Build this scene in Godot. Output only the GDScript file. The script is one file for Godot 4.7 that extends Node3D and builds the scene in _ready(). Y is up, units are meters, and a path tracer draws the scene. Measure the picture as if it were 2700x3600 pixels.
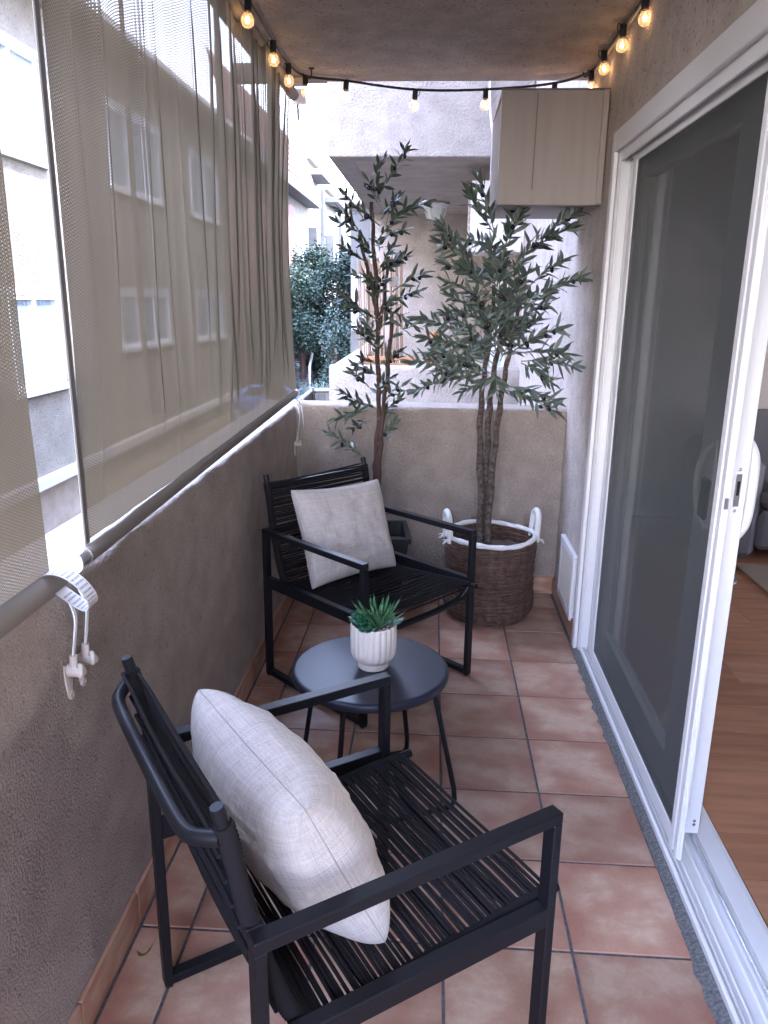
extends Node3D
# A narrow tiled balcony with two rope chairs, a side table and two potted olive trees, seen along its length.
# x runs across the balcony towards the sliding door, y is up, -z runs along it towards the neighbour.

const T := 0.3127            # pitch of the floor tiles
const XL := -0.70            # inner face of the long parapet
const XR := 0.68             # face of the apartment wall
const ZB := -3.93            # inner face of the end parapet
const HC := 2.50             # underside of the slab above
var rng := RandomNumberGenerator.new()
var M := {}
var taken := {}

# ------------------------------------------------------------------ mesh builder
class MB:
	var v := PackedVector3Array()
	var n := PackedVector3Array()
	var uv := PackedVector2Array()
	var c := PackedColorArray()
	var ix := PackedInt32Array()
	var col := Color(1, 1, 1)
	func vert(p: Vector3, nn: Vector3, t := Vector2.ZERO) -> int:
		v.append(p); n.append(nn); uv.append(t); c.append(col)
		return v.size() - 1
	func tri_i(a: int, b: int, d: int) -> void:
		var g := (v[d] - v[a]).cross(v[b] - v[a])
		if g.dot(n[a] + n[b] + n[d]) < 0.0:
			ix.append_array([a, d, b])
		else:
			ix.append_array([a, b, d])
	func quad_i(a: int, b: int, d: int, e: int) -> void:
		tri_i(a, b, d); tri_i(a, d, e)
	func tri(a: Vector3, b: Vector3, d: Vector3, nn: Vector3) -> void:
		tri_i(vert(a, nn), vert(b, nn, Vector2(1, 0)), vert(d, nn, Vector2(0, 1)))
	func quad(a: Vector3, b: Vector3, d: Vector3, e: Vector3, nn: Vector3) -> void:
		quad_i(vert(a, nn, Vector2(0, 0)), vert(b, nn, Vector2(1, 0)), vert(d, nn, Vector2(1, 1)), vert(e, nn, Vector2(0, 1)))
	func box(t: Transform3D, s: Vector3, bev := 0.0) -> void:
		var h := s * 0.5
		var b := minf(bev, minf(h.x, minf(h.y, h.z)) * 0.9)
		var ax := [Vector3(1, 0, 0), Vector3(0, 1, 0), Vector3(0, 0, 1)]
		for i in 3:
			var j := (i + 1) % 3
			var k := (i + 2) % 3
			for sg: float in [-1.0, 1.0]:
				var nn: Vector3 = t.basis * (ax[i] * sg)
				var o: Vector3 = ax[i] * sg * h[i]
				var p: Vector3 = ax[j] * (h[j] - b)
				var q: Vector3 = ax[k] * (h[k] - b)
				quad(t * (o - p - q), t * (o + p - q), t * (o + p + q), t * (o - p + q), nn.normalized())
		if b > 0.0:
			for i in 3:
				var j := (i + 1) % 3
				var k := (i + 2) % 3
				for sj: float in [-1.0, 1.0]:
					for sk: float in [-1.0, 1.0]:
						var a1: Vector3 = ax[j] * sj * h[j] + ax[k] * sk * (h[k] - b)
						var a2: Vector3 = ax[j] * sj * (h[j] - b) + ax[k] * sk * h[k]
						var l: Vector3 = ax[i] * (h[i] - b)
						var nn: Vector3 = (t.basis * (ax[j] * sj + ax[k] * sk)).normalized()
						quad(t * (a1 - l), t * (a1 + l), t * (a2 + l), t * (a2 - l), nn)
			for sx: float in [-1.0, 1.0]:
				for sy: float in [-1.0, 1.0]:
					for sz: float in [-1.0, 1.0]:
						var s3 := Vector3(sx, sy, sz)
						var q := h - Vector3(b, b, b)
						tri(t * Vector3(sx * h.x, sy * q.y, sz * q.z), t * Vector3(sx * q.x, sy * h.y, sz * q.z), t * Vector3(sx * q.x, sy * q.y, sz * h.z), (t.basis * s3).normalized())
	func bx(x0: float, x1: float, y0: float, y1: float, z0: float, z1: float, bev := 0.0) -> void:
		box(Transform3D(Basis(), Vector3((x0 + x1) / 2, (y0 + y1) / 2, (z0 + z1) / 2)), Vector3(absf(x1 - x0), absf(y1 - y0), absf(z1 - z0)), bev)
	# sheet of points rows x cols with smooth normals
	func sheet(rows: Array, closed_u := false, hint := Vector3.ZERO, uvs := Vector2.ONE) -> void:
		var R := rows.size()
		var C: int = rows[0].size()
		var base := v.size()
		for i in R:
			for j in C:
				var jl := j - 1
				var jr := j + 1
				if closed_u:
					jl = (jl + C - 1) % (C - 1) if j == 0 else jl
					jr = jr % (C - 1) if j == C - 1 else jr
				jl = maxi(jl, 0); jr = mini(jr, C - 1)
				var du: Vector3 = rows[i][jr] - rows[i][jl]
				var dv: Vector3 = rows[mini(i + 1, R - 1)][j] - rows[maxi(i - 1, 0)][j]
				var nn := du.cross(dv)
				nn = nn.normalized() if nn.length() > 1e-12 else (hint if hint != Vector3.ZERO else Vector3.UP)
				if hint != Vector3.ZERO and nn.dot(hint) < 0.0:
					nn = -nn
				vert(rows[i][j], nn, Vector2(float(j) / (C - 1), float(i) / (R - 1)) * uvs)
		for i in R - 1:
			for j in C - 1:
				var a := base + i * C + j
				quad_i(a, a + 1, a + C + 1, a + C)
	func tube(pts: Array, rad, sides := 8, caps := true, squash := 1.0) -> void:
		var L := pts.size()
		var up := Vector3.UP
		var d0: Vector3 = (pts[1] - pts[0]).normalized()
		if absf(d0.dot(up)) > 0.95:
			up = Vector3.RIGHT
		var side := d0.cross(up).normalized()
		var base := v.size()
		var run := 0.0
		for i in L:
			var d: Vector3 = (pts[mini(i + 1, L - 1)] - pts[maxi(i - 1, 0)]).normalized()
			side = (side - d * side.dot(d)).normalized()
			var oth := d.cross(side).normalized()
			var r: float = rad[i] if rad is Array or rad is PackedFloat32Array else rad
			if i > 0:
				run += (pts[i] - pts[i - 1]).length()
			for j in sides + 1:
				var a := TAU * j / sides
				var nn := side * cos(a) + oth * sin(a)
				vert(pts[i] + side * cos(a) * r + oth * sin(a) * r * squash, nn, Vector2(float(j) / sides, run * 10.0))
		for i in L - 1:
			for j in sides:
				var a := base + i * (sides + 1) + j
				quad_i(a, a + 1, a + sides + 2, a + sides + 1)
		if caps:
			for e in [0, L - 1]:
				var d: Vector3 = (pts[0] - pts[1]).normalized() if e == 0 else (pts[L - 1] - pts[L - 2]).normalized()
				var mid := vert(pts[e], d)
				var ring := []
				for j in sides:
					ring.append(vert(v[base + e * (sides + 1) + j], d))
				for j in sides:
					tri_i(mid, ring[j], ring[(j + 1) % sides])
	func lathe(prof: Array, segs: int, t := Transform3D(), flutes := 0, depth := 0.0) -> void:
		var R := prof.size()
		var base := v.size()
		for i in R:
			for j in segs + 1:
				var a := TAU * j / segs
				var r: float = prof[i].x
				var y: float = prof[i].y
				if flutes and i >= 5 and i <= 12:
					r -= depth * smoothstep(4.0, 8.0, float(i)) * (1.0 if i < 12 else 0.7) * (1.0 - absf(sin(PI * flutes * (j % segs) / segs)))
				vert(t * Vector3(cos(a) * r, y, sin(a) * r), Vector3.ZERO, Vector2(float(j) / segs, float(i) / (R - 1)))
		for i in R:
			for j in segs + 1:
				var jl := (j - 1 + segs) % segs
				var jr := (j + 1) % segs
				var du := v[base + i * (segs + 1) + jr] - v[base + i * (segs + 1) + jl]
				var dv := v[base + mini(i + 1, R - 1) * (segs + 1) + j] - v[base + maxi(i - 1, 0) * (segs + 1) + j]
				var nn := dv.cross(du)
				if nn.length() < 1e-12:
					nn = t.basis * Vector3(0, 1 if i > 0 else -1, 0)
				n[base + i * (segs + 1) + j] = nn.normalized()
		for i in R - 1:
			for j in segs:
				var a := base + i * (segs + 1) + j
				quad_i(a, a + 1, a + segs + 2, a + segs + 1)
	func ball(t: Transform3D, segs := 12, rings := 8) -> void:
		var prof := []
		for i in rings + 1:
			var a := PI * i / rings - PI / 2
			prof.append(Vector2(maxf(cos(a), 0.001), sin(a)))
		lathe(prof, segs, t)
	func mesh(m: Material) -> ArrayMesh:
		var a := []
		a.resize(Mesh.ARRAY_MAX)
		a[Mesh.ARRAY_VERTEX] = v; a[Mesh.ARRAY_NORMAL] = n; a[Mesh.ARRAY_TEX_UV] = uv; a[Mesh.ARRAY_COLOR] = c; a[Mesh.ARRAY_INDEX] = ix
		var r := ArrayMesh.new()
		r.add_surface_from_arrays(Mesh.PRIMITIVE_TRIANGLES, a)
		r.surface_set_material(0, m)
		return r

func numbered(s: String) -> String:
	taken[s] = taken.get(s, -1) + 1
	return s if taken[s] == 0 else "%s_%03d" % [s, taken[s]]
func put(called: String, mesh: Mesh, parent: Node = null, at := Transform3D()) -> MeshInstance3D:
	var o := MeshInstance3D.new()
	o.name = numbered(called) if parent == null else called
	o.mesh = mesh
	o.transform = at
	(self if parent == null else parent).add_child(o, true)
	return o
func obj(called: String, mb: MB, m: Material, parent: Node = null, at := Transform3D()) -> MeshInstance3D:
	return put(called, mb.mesh(m), parent, at)
func thing(called: String, label: String, category: String, at := Vector3.ZERO, turn := 0.0, group := "") -> Node3D:
	var o := Node3D.new()
	o.name = numbered(called)
	add_child(o)
	o.position = at
	o.rotation.y = turn
	tag(o, label, category, group)
	return o
func tag(o: Node, label: String, category: String, group := "") -> void:
	o.set_meta("label", label)
	o.set_meta("category", category)
	if group:
		o.set_meta("group", group)
func struct(o: Node) -> Node:
	o.set_meta("kind", "structure")
	return o
func V(x: float, y: float, z: float) -> Vector3:
	return Vector3(x, y, z)
func smooth(pts: Array, steps := 6) -> Array:
	var out := []
	for i in pts.size() - 1:
		var p0: Vector3 = pts[maxi(i - 1, 0)]
		var p3: Vector3 = pts[mini(i + 2, pts.size() - 1)]
		for k in steps:
			out.append((pts[i] as Vector3).cubic_interpolate(pts[i + 1], p0, p3, float(k) / steps))
	out.append(pts[-1])
	return out

# ------------------------------------------------------------------ materials
func noise(freq: float, oct := 3, sd := 1, kind := FastNoiseLite.TYPE_SIMPLEX_SMOOTH) -> FastNoiseLite:
	var f := FastNoiseLite.new()
	f.noise_type = kind
	f.frequency = freq
	f.fractal_octaves = oct
	f.seed = sd
	return f
func ntex(f: FastNoiseLite, size: int, cols := [], offs := []) -> NoiseTexture2D:
	var t := NoiseTexture2D.new()
	t.width = size; t.height = size
	t.seamless = true
	t.seamless_blend_skirt = 0.2
	t.noise = f
	if cols:
		var g := Gradient.new()
		g.colors = PackedColorArray(cols.map(func(c): return (c as Color).linear_to_srgb()))
		g.offsets = PackedFloat32Array(offs)
		t.color_ramp = g
	return t
func mat(called: String, lin: Color, rough := 0.6, metal := 0.0) -> StandardMaterial3D:
	var m := StandardMaterial3D.new()
	m.resource_name = called
	m.albedo_color = lin.linear_to_srgb()
	m.albedo_color.a = lin.a
	m.roughness = rough
	m.metallic = metal
	M[called] = m
	return m
func tri_map(m: StandardMaterial3D, scale: float, world := true) -> StandardMaterial3D:
	m.uv1_triplanar = true
	m.uv1_world_triplanar = world
	m.uv1_scale = Vector3.ONE * scale
	return m
func stucco(called: String, lin: Color, speck: Color, height_tex: Texture2D, rel: float, rep: float, sd: int, pits: float) -> StandardMaterial3D:
	# broad mottling, fine grain and scattered dark pits
	var size := 384
	var coarse := noise(0.012, 3, sd).get_seamless_image(size, size)
	var fine := noise(0.11, 3, sd + 50).get_seamless_image(size, size)
	var pit := noise(0.075, 2, sd + 90).get_seamless_image(size, size)
	var im := Image.create(size, size, false, Image.FORMAT_RGB8)
	for y in size:
		for x in size:
			var k := 1.0 + 0.30 * (coarse.get_pixel(x, y).r - 0.5) + 0.22 * (fine.get_pixel(x, y).r - 0.5)
			var c := lin * k
			c = c.lerp(speck, smoothstep(pits, pits - 0.10, pit.get_pixel(x, y).r) * 0.8)
			im.set_pixel(x, y, c.linear_to_srgb())
	var m := mat(called, Color(1, 1, 1), 0.95)
	m.albedo_texture = img_tex(im)
	m.heightmap_enabled = true
	m.heightmap_texture = height_tex
	m.heightmap_scale = rel
	return tri_map(m, rep)

func img_tex(im: Image) -> ImageTexture:
	return ImageTexture.create_from_image(im)

func make_materials() -> void:
	var worm := noise(0.045, 3, 5)
	worm.domain_warp_enabled = true
	worm.domain_warp_amplitude = 22.0
	worm.domain_warp_frequency = 0.03
	var h1 := ntex(worm, 1024)
	var h2 := ntex(noise(0.09, 3, 9), 1024)
	stucco("stucco", Color(0.30, 0.245, 0.205), Color(0.19, 0.155, 0.13), h1, 0.55, 1.3, 3, 0.16)
	stucco("stucco_low", Color(0.34, 0.28, 0.237), Color(0.17, 0.135, 0.115), h2, 0.38, 1.3, 6, 0.20)
	stucco("stucco_fine", Color(0.47, 0.395, 0.34), Color(0.14, 0.115, 0.10), h2, 0.4, 1.6, 4, 0.24)
	stucco("stucco_pop", Color(0.42, 0.35, 0.295), Color(0.20, 0.16, 0.13), h2, 0.9, 1.4, 14, 0.26)
	stucco("stucco_pale", Color(0.29, 0.25, 0.22), Color(0.22, 0.19, 0.165), h1, 0.6, 1.0, 7, 0.14)
	stucco("stucco_recess", Color(0.34, 0.285, 0.245), Color(0.25, 0.21, 0.18), h1, 0.5, 0.7, 8, 0.16)
	stucco("stucco_white", Color(0.20, 0.18, 0.15), Color(0.12, 0.105, 0.085), h2, 0.9, 0.45, 21, 0.26)
	stucco("stucco_far", Color(0.15, 0.145, 0.138), Color(0.125, 0.12, 0.115), h2, 0.4, 0.3, 22, 0.12)
	tri_map(mat("grout", Color(0.13, 0.12, 0.12), 0.95), 4.0).albedo_texture = ntex(noise(0.05, 4, 31), 256, [Color(0.6, 0.6, 0.6), Color(1, 1, 1)], [0.2, 0.8])
	tri_map(mat("mortar", Color(0.17, 0.165, 0.16), 0.95), 6.0).albedo_texture = ntex(noise(0.06, 4, 33), 256, [Color(0.45, 0.45, 0.43), Color(1, 1, 1)], [0.25, 0.7])
	mat("black_metal", Color(0.009, 0.009, 0.011), 0.40).metallic_specular = 0.34
	mat("table_metal", Color(0.016, 0.019, 0.030), 0.40).metallic_specular = 0.42
	mat("rope", Color(0.014, 0.012, 0.013), 0.9).metallic_specular = 0.25
	mat("white_vinyl", Color(0.74, 0.72, 0.70), 0.35)
	mat("white_trim", Color(0.70, 0.67, 0.65), 0.45)
	mat("aluminium", Color(0.75, 0.76, 0.80), 0.25, 1.0)
	mat("steel", Color(0.55, 0.55, 0.56), 0.35, 1.0)
	mat("dark_grey", Color(0.06, 0.06, 0.065), 0.8)
	mat("black_plastic", Color(0.012, 0.012, 0.014), 0.3)
	mat("screw", Color(0.22, 0.17, 0.13), 0.5, 0.6)
	var gl := mat("glass", Color(0.85, 0.93, 0.93, 0.12), 0.02)
	gl.transparency = BaseMaterial3D.TRANSPARENCY_ALPHA
	var sc := mat("screen_mesh", Color(0.070, 0.076, 0.070, 0.52), 0.9)
	sc.transparency = BaseMaterial3D.TRANSPARENCY_ALPHA
	var bg := mat("bulb_glass", Color(1.0, 0.80, 0.62, 0.22), 0.03)
	bg.transparency = BaseMaterial3D.TRANSPARENCY_ALPHA
	var fl := mat("filament", Color(1.0, 0.7, 0.4), 0.6)
	fl.emission_enabled = true
	fl.emission = Color(1.0, 0.84, 0.62)
	fl.emission_energy_multiplier = 4.0
	mat("cord_white", Color(0.62, 0.61, 0.60), 0.8)
	mat("cord_black", Color(0.012, 0.012, 0.013), 0.6)
	mat("beige_plastic", Color(0.52, 0.46, 0.40), 0.45)
	mat("pvc", Color(0.78, 0.77, 0.72), 0.35)
	mat("bar_cloth", Color(0.20, 0.17, 0.135), 0.85)
	mat("soil", Color(0.09, 0.06, 0.045), 1.0)
	var bark := mat("bark", Color(1, 1, 1), 0.9)
	bark.albedo_texture = ntex(noise(0.03, 4, 41), 256, [Color(0.035, 0.022, 0.018), Color(0.085, 0.06, 0.048), Color(0.19, 0.16, 0.13)], [0.2, 0.55, 0.95])
	bark.heightmap_enabled = true
	bark.heightmap_texture = bark.albedo_texture
	bark.heightmap_scale = 0.5
	tri_map(bark, 5.0, false)
	mat("bark_red", Color(0.075, 0.038, 0.03), 0.75)
	mat("twig", Color(0.16, 0.17, 0.11), 0.8)
	for k in ["leaf", "leaf_dark"]:
		var lm := mat(k, Color(1, 1, 1) if k == "leaf" else Color(0.62, 0.68, 0.62), 0.5)
		lm.vertex_color_use_as_albedo = true
		lm.backlight_enabled = true
		lm.backlight = Color(0.25, 0.32, 0.15)
	mat("olive_skin", Color(0.018, 0.010, 0.016), 0.25)
	mat("planter_black", Color(0.012, 0.013, 0.017), 0.4)
	mat("wrap_white", Color(0.70, 0.67, 0.64), 0.9)
	for i in 3:
		var w := mat("wicker%d" % i, Color(1, 1, 1), 0.7)
		w.albedo_texture = ntex(noise(0.02, 4, 50 + i), 256, [Color(0.028, 0.014, 0.010), Color(0.10, 0.052, 0.036), Color(0.19, 0.115, 0.08)], [0.15, 0.5, 0.95])
		tri_map(w, 3.0 + i, false)
	var pot := mat("pot_clay", Color(1, 1, 1), 0.75)
	pot.albedo_texture = ntex(noise(0.16, 2, 61), 512, [Color(0.28, 0.2, 0.15), Color(0.66, 0.58, 0.50), Color(0.70, 0.62, 0.54)], [0.14, 0.22, 1.0])
	tri_map(pot, 5.0, false)
	mat("pebble", Color(0.13, 0.11, 0.09), 0.9)
	for a in [["succulent", Color(0.025, 0.10, 0.055)], ["succulent_pale", Color(0.07, 0.17, 0.07)], ["succulent_blue", Color(0.12, 0.20, 0.15)]]:
		var s := mat(a[0], a[1], 0.38)
		s.vertex_color_use_as_albedo = true
	mat("cable", Color(0.75, 0.75, 0.75), 0.5)
	var metal_paint := mat("box_paint", Color(1, 1, 1), 0.6)
	var stx := noise(0.012, 4, 71)
	metal_paint.albedo_texture = ntex(stx, 256, [Color(0.29, 0.24, 0.215), Color(0.315, 0.262, 0.232), Color(0.33, 0.275, 0.245)], [0.1, 0.45, 1.0])
	tri_map(metal_paint, 1.0)
	metal_paint.uv1_scale = Vector3(5.0, 0.35, 5.0)
	mat("box_pale", Color(0.62, 0.57, 0.54), 0.6)
	mat("streak", Color(0.17, 0.135, 0.12), 0.8)
	mat("lamp_glass", Color(0.62, 0.64, 0.55), 0.25)
	mat("window_frame", Color(0.72, 0.73, 0.75), 0.4)
	mat("blind", Color(0.40, 0.42, 0.46), 0.7)
	mat("window_glass", Color(0.55, 0.68, 0.75, 0.25), 0.02).transparency = BaseMaterial3D.TRANSPARENCY_ALPHA
	mat("ledge_paint", Color(0.46, 0.45, 0.43), 0.6)
	tri_map(mat("asphalt", Color(0.9, 0.9, 0.9), 0.95), 0.7).albedo_texture = ntex(noise(0.08, 4, 81), 256, [Color(0.03, 0.03, 0.033), Color(0.07, 0.07, 0.075)], [0.2, 0.8])
	for i in 3:
		mat("roof_tile%d" % i, [Color(0.16, 0.065, 0.052), Color(0.13, 0.055, 0.045), Color(0.18, 0.08, 0.065)][i], 0.8)
		mat("brick%d" % i, [Color(0.18, 0.075, 0.055), Color(0.15, 0.06, 0.045), Color(0.20, 0.095, 0.075)][i], 0.9)
		mat("cane%d" % i, [Color(0.25, 0.16, 0.105), Color(0.31, 0.215, 0.145), Color(0.20, 0.12, 0.08)][i], 0.6)
		mat("fence_wood%d" % i, [Color(0.20, 0.17, 0.15), Color(0.25, 0.215, 0.19), Color(0.16, 0.135, 0.12)][i], 0.9)
		var pk := mat("plank%d" % i, Color(1, 1, 1), 0.42)
		var b: Color = [Color(0.44, 0.205, 0.11), Color(0.40, 0.18, 0.095), Color(0.47, 0.225, 0.125)][i]
		pk.albedo_texture = ntex(noise(0.01, 4, 90 + i), 256, [b * 0.8, b, b * 1.12], [0.2, 0.55, 0.9])
		tri_map(pk, 1.0)
		pk.uv1_scale = Vector3(0.7, 1, 7.0)
	mat("timber", Color(0.30, 0.13, 0.055), 0.5)
	mat("timber_red", Color(0.25, 0.11, 0.08), 0.5)
	mat("car_paint", Color(0.10, 0.17, 0.34), 0.25, 0.4)
	mat("car_glass", Color(0.03, 0.04, 0.05), 0.08)
	mat("tyre", Color(0.02, 0.02, 0.02), 0.9)
	mat("deck_board", Color(0.13, 0.115, 0.12), 0.8)
	mat("cream_box", Color(0.50, 0.48, 0.36), 0.7)
	mat("orange_petal", Color(0.55, 0.16, 0.03), 0.6)
	mat("room_wall", Color(0.56, 0.50, 0.46), 0.9)
	mat("sofa_cloth", Color(0.16, 0.15, 0.155), 0.95)
	tri_map(mat("rug_cloth", Color(0.9, 0.9, 0.9), 1.0), 5.0).albedo_texture = ntex(noise(0.1, 3, 97), 256, [Color(0.28, 0.20, 0.14), Color(0.40, 0.31, 0.23)], [0.2, 0.8])
	for k in ["far_leaf", "far_leaf_pale"]:
		var fm := mat(k, Color(1, 1, 1), 0.7)
		fm.vertex_color_use_as_albedo = true
	# terracotta tiles: paler, cloudier middles and redder rims are fired into the glaze
	for i in 6:
		var im := Image.create(96, 96, false, Image.FORMAT_RGB8)
		var n1 := noise(0.022, 3, 200 + i)
		var n2 := noise(0.09, 3, 300 + i)
		for y in 96:
			for x in 96:
				var e := minf(minf(x, 95 - x), minf(y, 95 - y)) / 48.0
				var k := clampf(n1.get_noise_2d(x * 0.6, y * 0.8) * 1.0 + smoothstep(0.0, 0.45, e) * 0.40 + 0.22, 0.0, 1.0)
				var c := Color(0.355, 0.165, 0.108).lerp(Color(0.485, 0.31, 0.21), k)
				c = c.lerp(Color(0.53, 0.37, 0.27), clampf(n2.get_noise_2d(x, y * 1.5) * 0.5 + k - 0.6, 0.0, 0.6))
				c = c * (1.0 + 0.10 * n2.get_noise_2d(x * 3.0, y * 3.0)) * [1.0, 0.86, 1.10, 0.93, 1.04, 0.80][i]
				im.set_pixel(x, y, c.linear_to_srgb())
		var tm := mat("tile%d" % i, Color(1, 1, 1), [0.34, 0.42, 0.36, 0.30, 0.45, 0.38][i])
		tm.albedo_texture = img_tex(im)
	# linen of the cushions: slubby threads both ways
	var li := Image.create(384, 384, false, Image.FORMAT_RGB8)
	var lh := Image.create(384, 384, false, Image.FORMAT_RGB8)
	var ca := []
	var ra := []
	rng.seed = 77
	for i in 96:
		ca.append(rng.randf_range(-1, 1)); ra.append(rng.randf_range(-1, 1))
	var nn := noise(0.05, 2, 78)
	for y in 384:
		for x in 384:
			var ci := x / 4
			var ri := y / 4
			var over := (ci + ri) % 2 == 0
			var t: float = (ca[ci] if over else ra[ri]) * 0.5 + nn.get_noise_2d(x * (0.3 if over else 2.0), y * (2.0 if over else 0.3))
			var fx := absf((x % 4) - 1.5) / 2.0
			var fy := absf((y % 4) - 1.5) / 2.0
			var hgt := 1.0 - (fx if over else fy) * 0.9
			var c := Color(0.50, 0.43, 0.375).lerp(Color(0.72, 0.645, 0.58), clampf(0.5 + t * 0.55, 0, 1)) * (0.72 + 0.28 * hgt)
			li.set_pixel(x, y, c.linear_to_srgb())
			lh.set_pixel(x, y, Color(hgt, hgt, hgt))
	var ln := mat("linen", Color(1, 1, 1), 0.95)
	ln.albedo_texture = img_tex(li)
	ln.heightmap_enabled = true
	ln.heightmap_texture = img_tex(lh)
	ln.heightmap_scale = 0.12
	mat("seam", Color(0.40, 0.35, 0.32), 0.95)
	# knitted shade cloth: loops with small open eyes between them
	var kn := Image.create(64, 64, false, Image.FORMAT_RGBA8)
	for y in 64:
		for x in 64:
			var lx := fposmod(x / 16.0, 1.0)
			var ly := fposmod(y / 16.0 + (0.5 if int(x / 16.0) % 2 == 1 else 0.0), 1.0)
			var ex := (lx - 0.5) / 0.10
			var ey := (ly - 0.5) / 0.13
			var open := ex * ex + ey * ey < 1.0
			var yarn := 0.60 + 0.40 * cos(lx * TAU) * cos(ly * TAU)
			var c := Color(0.315, 0.275, 0.22) * yarn
			c = c.linear_to_srgb()
			c.a = 0.08 if open else 0.99
			kn.set_pixel(x, y, c)
	var km := mat("shade_knit", Color(1, 1, 1), 0.9)
	km.albedo_texture = img_tex(kn)
	km.transparency = BaseMaterial3D.TRANSPARENCY_ALPHA
	km.backlight_enabled = true
	km.backlight = Color(0.66, 0.62, 0.54)
	mat("hem", Color(0.17, 0.155, 0.13), 0.9)
	# printed care label: grey lines of print too small to read
	var lb := Image.create(64, 128, false, Image.FORMAT_RGB8)
	lb.fill(Color(0.86, 0.84, 0.83))
	rng.seed = 5
	for r in 22:
		var x := 8
		while x < 56:
			var w := rng.randi_range(3, 9)
			lb.fill_rect(Rect2i(x, 8 + r * 5, mini(w, 58 - x), 2), Color(0.55, 0.53, 0.53))
			x += w + 2
	mat("care_print", Color(1, 1, 1), 0.8).albedo_texture = img_tex(lb)

# ------------------------------------------------------------------ scene
func _ready() -> void:
	rng.seed = 11
	var cam := Camera3D.new()
	cam.name = "camera"
	cam.fov = 67.16
	cam.near = 0.05
	cam.far = 900.0
	cam.transform = Transform3D(Basis(Vector3.UP, 0.0607) * Basis(Vector3.RIGHT, -0.2696) * Basis(Vector3.BACK, 0.0121), V(0, 1.5149, 0))
	add_child(cam)
	cam.current = true
	var env := Environment.new()
	env.background_mode = Environment.BG_SKY
	var sky := ProceduralSkyMaterial.new()
	sky.sky_top_color = Color(0.57, 0.63, 0.78)
	sky.sky_horizon_color = Color(0.95, 0.92, 0.87)
	sky.sky_curve = 0.10
	sky.sky_energy_multiplier = 2.5
	sky.ground_horizon_color = Color(0.5, 0.5, 0.5)
	sky.ground_bottom_color = Color(0.3, 0.3, 0.3)
	sky.sun_angle_max = 12.0
	env.sky = Sky.new()
	env.sky.sky_material = sky
	env.tonemap_mode = Environment.TONE_MAPPER_LINEAR
	env.tonemap_exposure = 6.2
	env.sdfgi_enabled = true
	env.ssao_enabled = true
	env.ssil_enabled = true
	var we := WorldEnvironment.new()
	we.name = "world"
	we.environment = env
	add_child(we)
	var sun := DirectionalLight3D.new()
	sun.name = "sun"
	sun.light_energy = 0.8
	sun.light_angular_distance = 0.5
	sun.light_color = Color(1.0, 0.95, 0.87)
	sun.shadow_enabled = true
	add_child(sun)
	sun.look_at_from_position(Vector3.ZERO, V(-cos(deg_to_rad(62.0)), -sin(deg_to_rad(62.0)), -0.06))
	make_materials()
	build_street()
	build_building()
	build_floor()
	build_parapets()
	build_room()
	build_door()
	build_neighbour()
	build_shades()
	build_wall_box()
	build_string_lights()
	build_furniture()
	build_plants()

# a wall across x or z made of blocks round rectangular openings [a0, a1, y0, y1]
func holed(mb: MB, along_z: bool, d0: float, d1: float, a0: float, a1: float, y0: float, y1: float, holes: Array) -> void:
	var ys := [y0, y1]
	for h in holes:
		ys.append(h[2]); ys.append(h[3])
	ys.sort()
	for i in ys.size() - 1:
		if ys[i + 1] - ys[i] < 1e-4:
			continue
		var ym: float = (ys[i] + ys[i + 1]) / 2
		var cuts := []
		for h in holes:
			if ym > h[2] and ym < h[3]:
				cuts.append([h[0], h[1]])
		cuts.sort_custom(func(p, q): return p[0] < q[0])
		var at := a0
		for ct in cuts + [[a1, a1]]:
			if ct[0] - at > 1e-4:
				if along_z:
					mb.bx(d0, d1, ys[i], ys[i + 1], at, ct[0])
				else:
					mb.bx(at, ct[0], ys[i], ys[i + 1], d0, d1)
			at = ct[1]

# ------------------------------------------------------------------ our building, floor, parapets
func build_building() -> void:
	var b := thing("apartment_building", "taupe stucco apartment building the balcony belongs to", "building")
	var w := MB.new()
	holed(w, true, XR, XR + 0.18, -12.0, 4.0, -3.2, 2.5, [[-3.235, -0.72, 0.0, 2.095], [-9.3, -7.6, 0.02, 2.1]])
	obj("wall", w, M.stucco_fine, b)
	var u := MB.new()
	u.bx(XR, 7.0, 2.5, 8.0, -12.0, 4.0)  # unseen mass, raised to block sun and some sky from the lane
	obj("unseen_upper_storey", u, M.stucco_fine, b)
	var r := MB.new()
	r.bx(0.55, 7.2, 8.0, 8.2, -12.0, 4.2)
	r.bx(-1.3, 0.55, 8.0, 8.2, -12.0, 1.4)  # unseen roof, its height and overhang set to block sky and sun
	obj("roof", r, M.stucco_fine, b)
	var t3 := MB.new()
	t3.bx(-0.82, XR, 5.1, 5.35, -12.0, 1.4)  # added out of view: slab and parapet that cut sky light on the neighbour
	t3.bx(-0.82, -0.64, 5.35, 6.3, -12.0, 1.4)
	obj("added_third_floor", t3, M.stucco, b)
	# slab over the balcony, with the parapet of the balcony above
	var c := MB.new()
	c.bx(-0.82, XR, HC, 2.76, -4.03, 1.3, 0.006)
	var ceil_o := obj("balcony_ceiling", c, M.stucco_pop)
	struct(ceil_o)
	tag(ceil_o, "rough textured taupe ceiling over the balcony", "ceiling")
	var p := MB.new()
	p.bx(-0.82, -0.64, 2.76, 3.75, -4.03, 1.3, 0.01)
	p.bx(-0.64, XR, 2.76, 3.75, -4.03, -3.85, 0.01)
	obj("upper_parapet", p, M.stucco, b)

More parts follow.
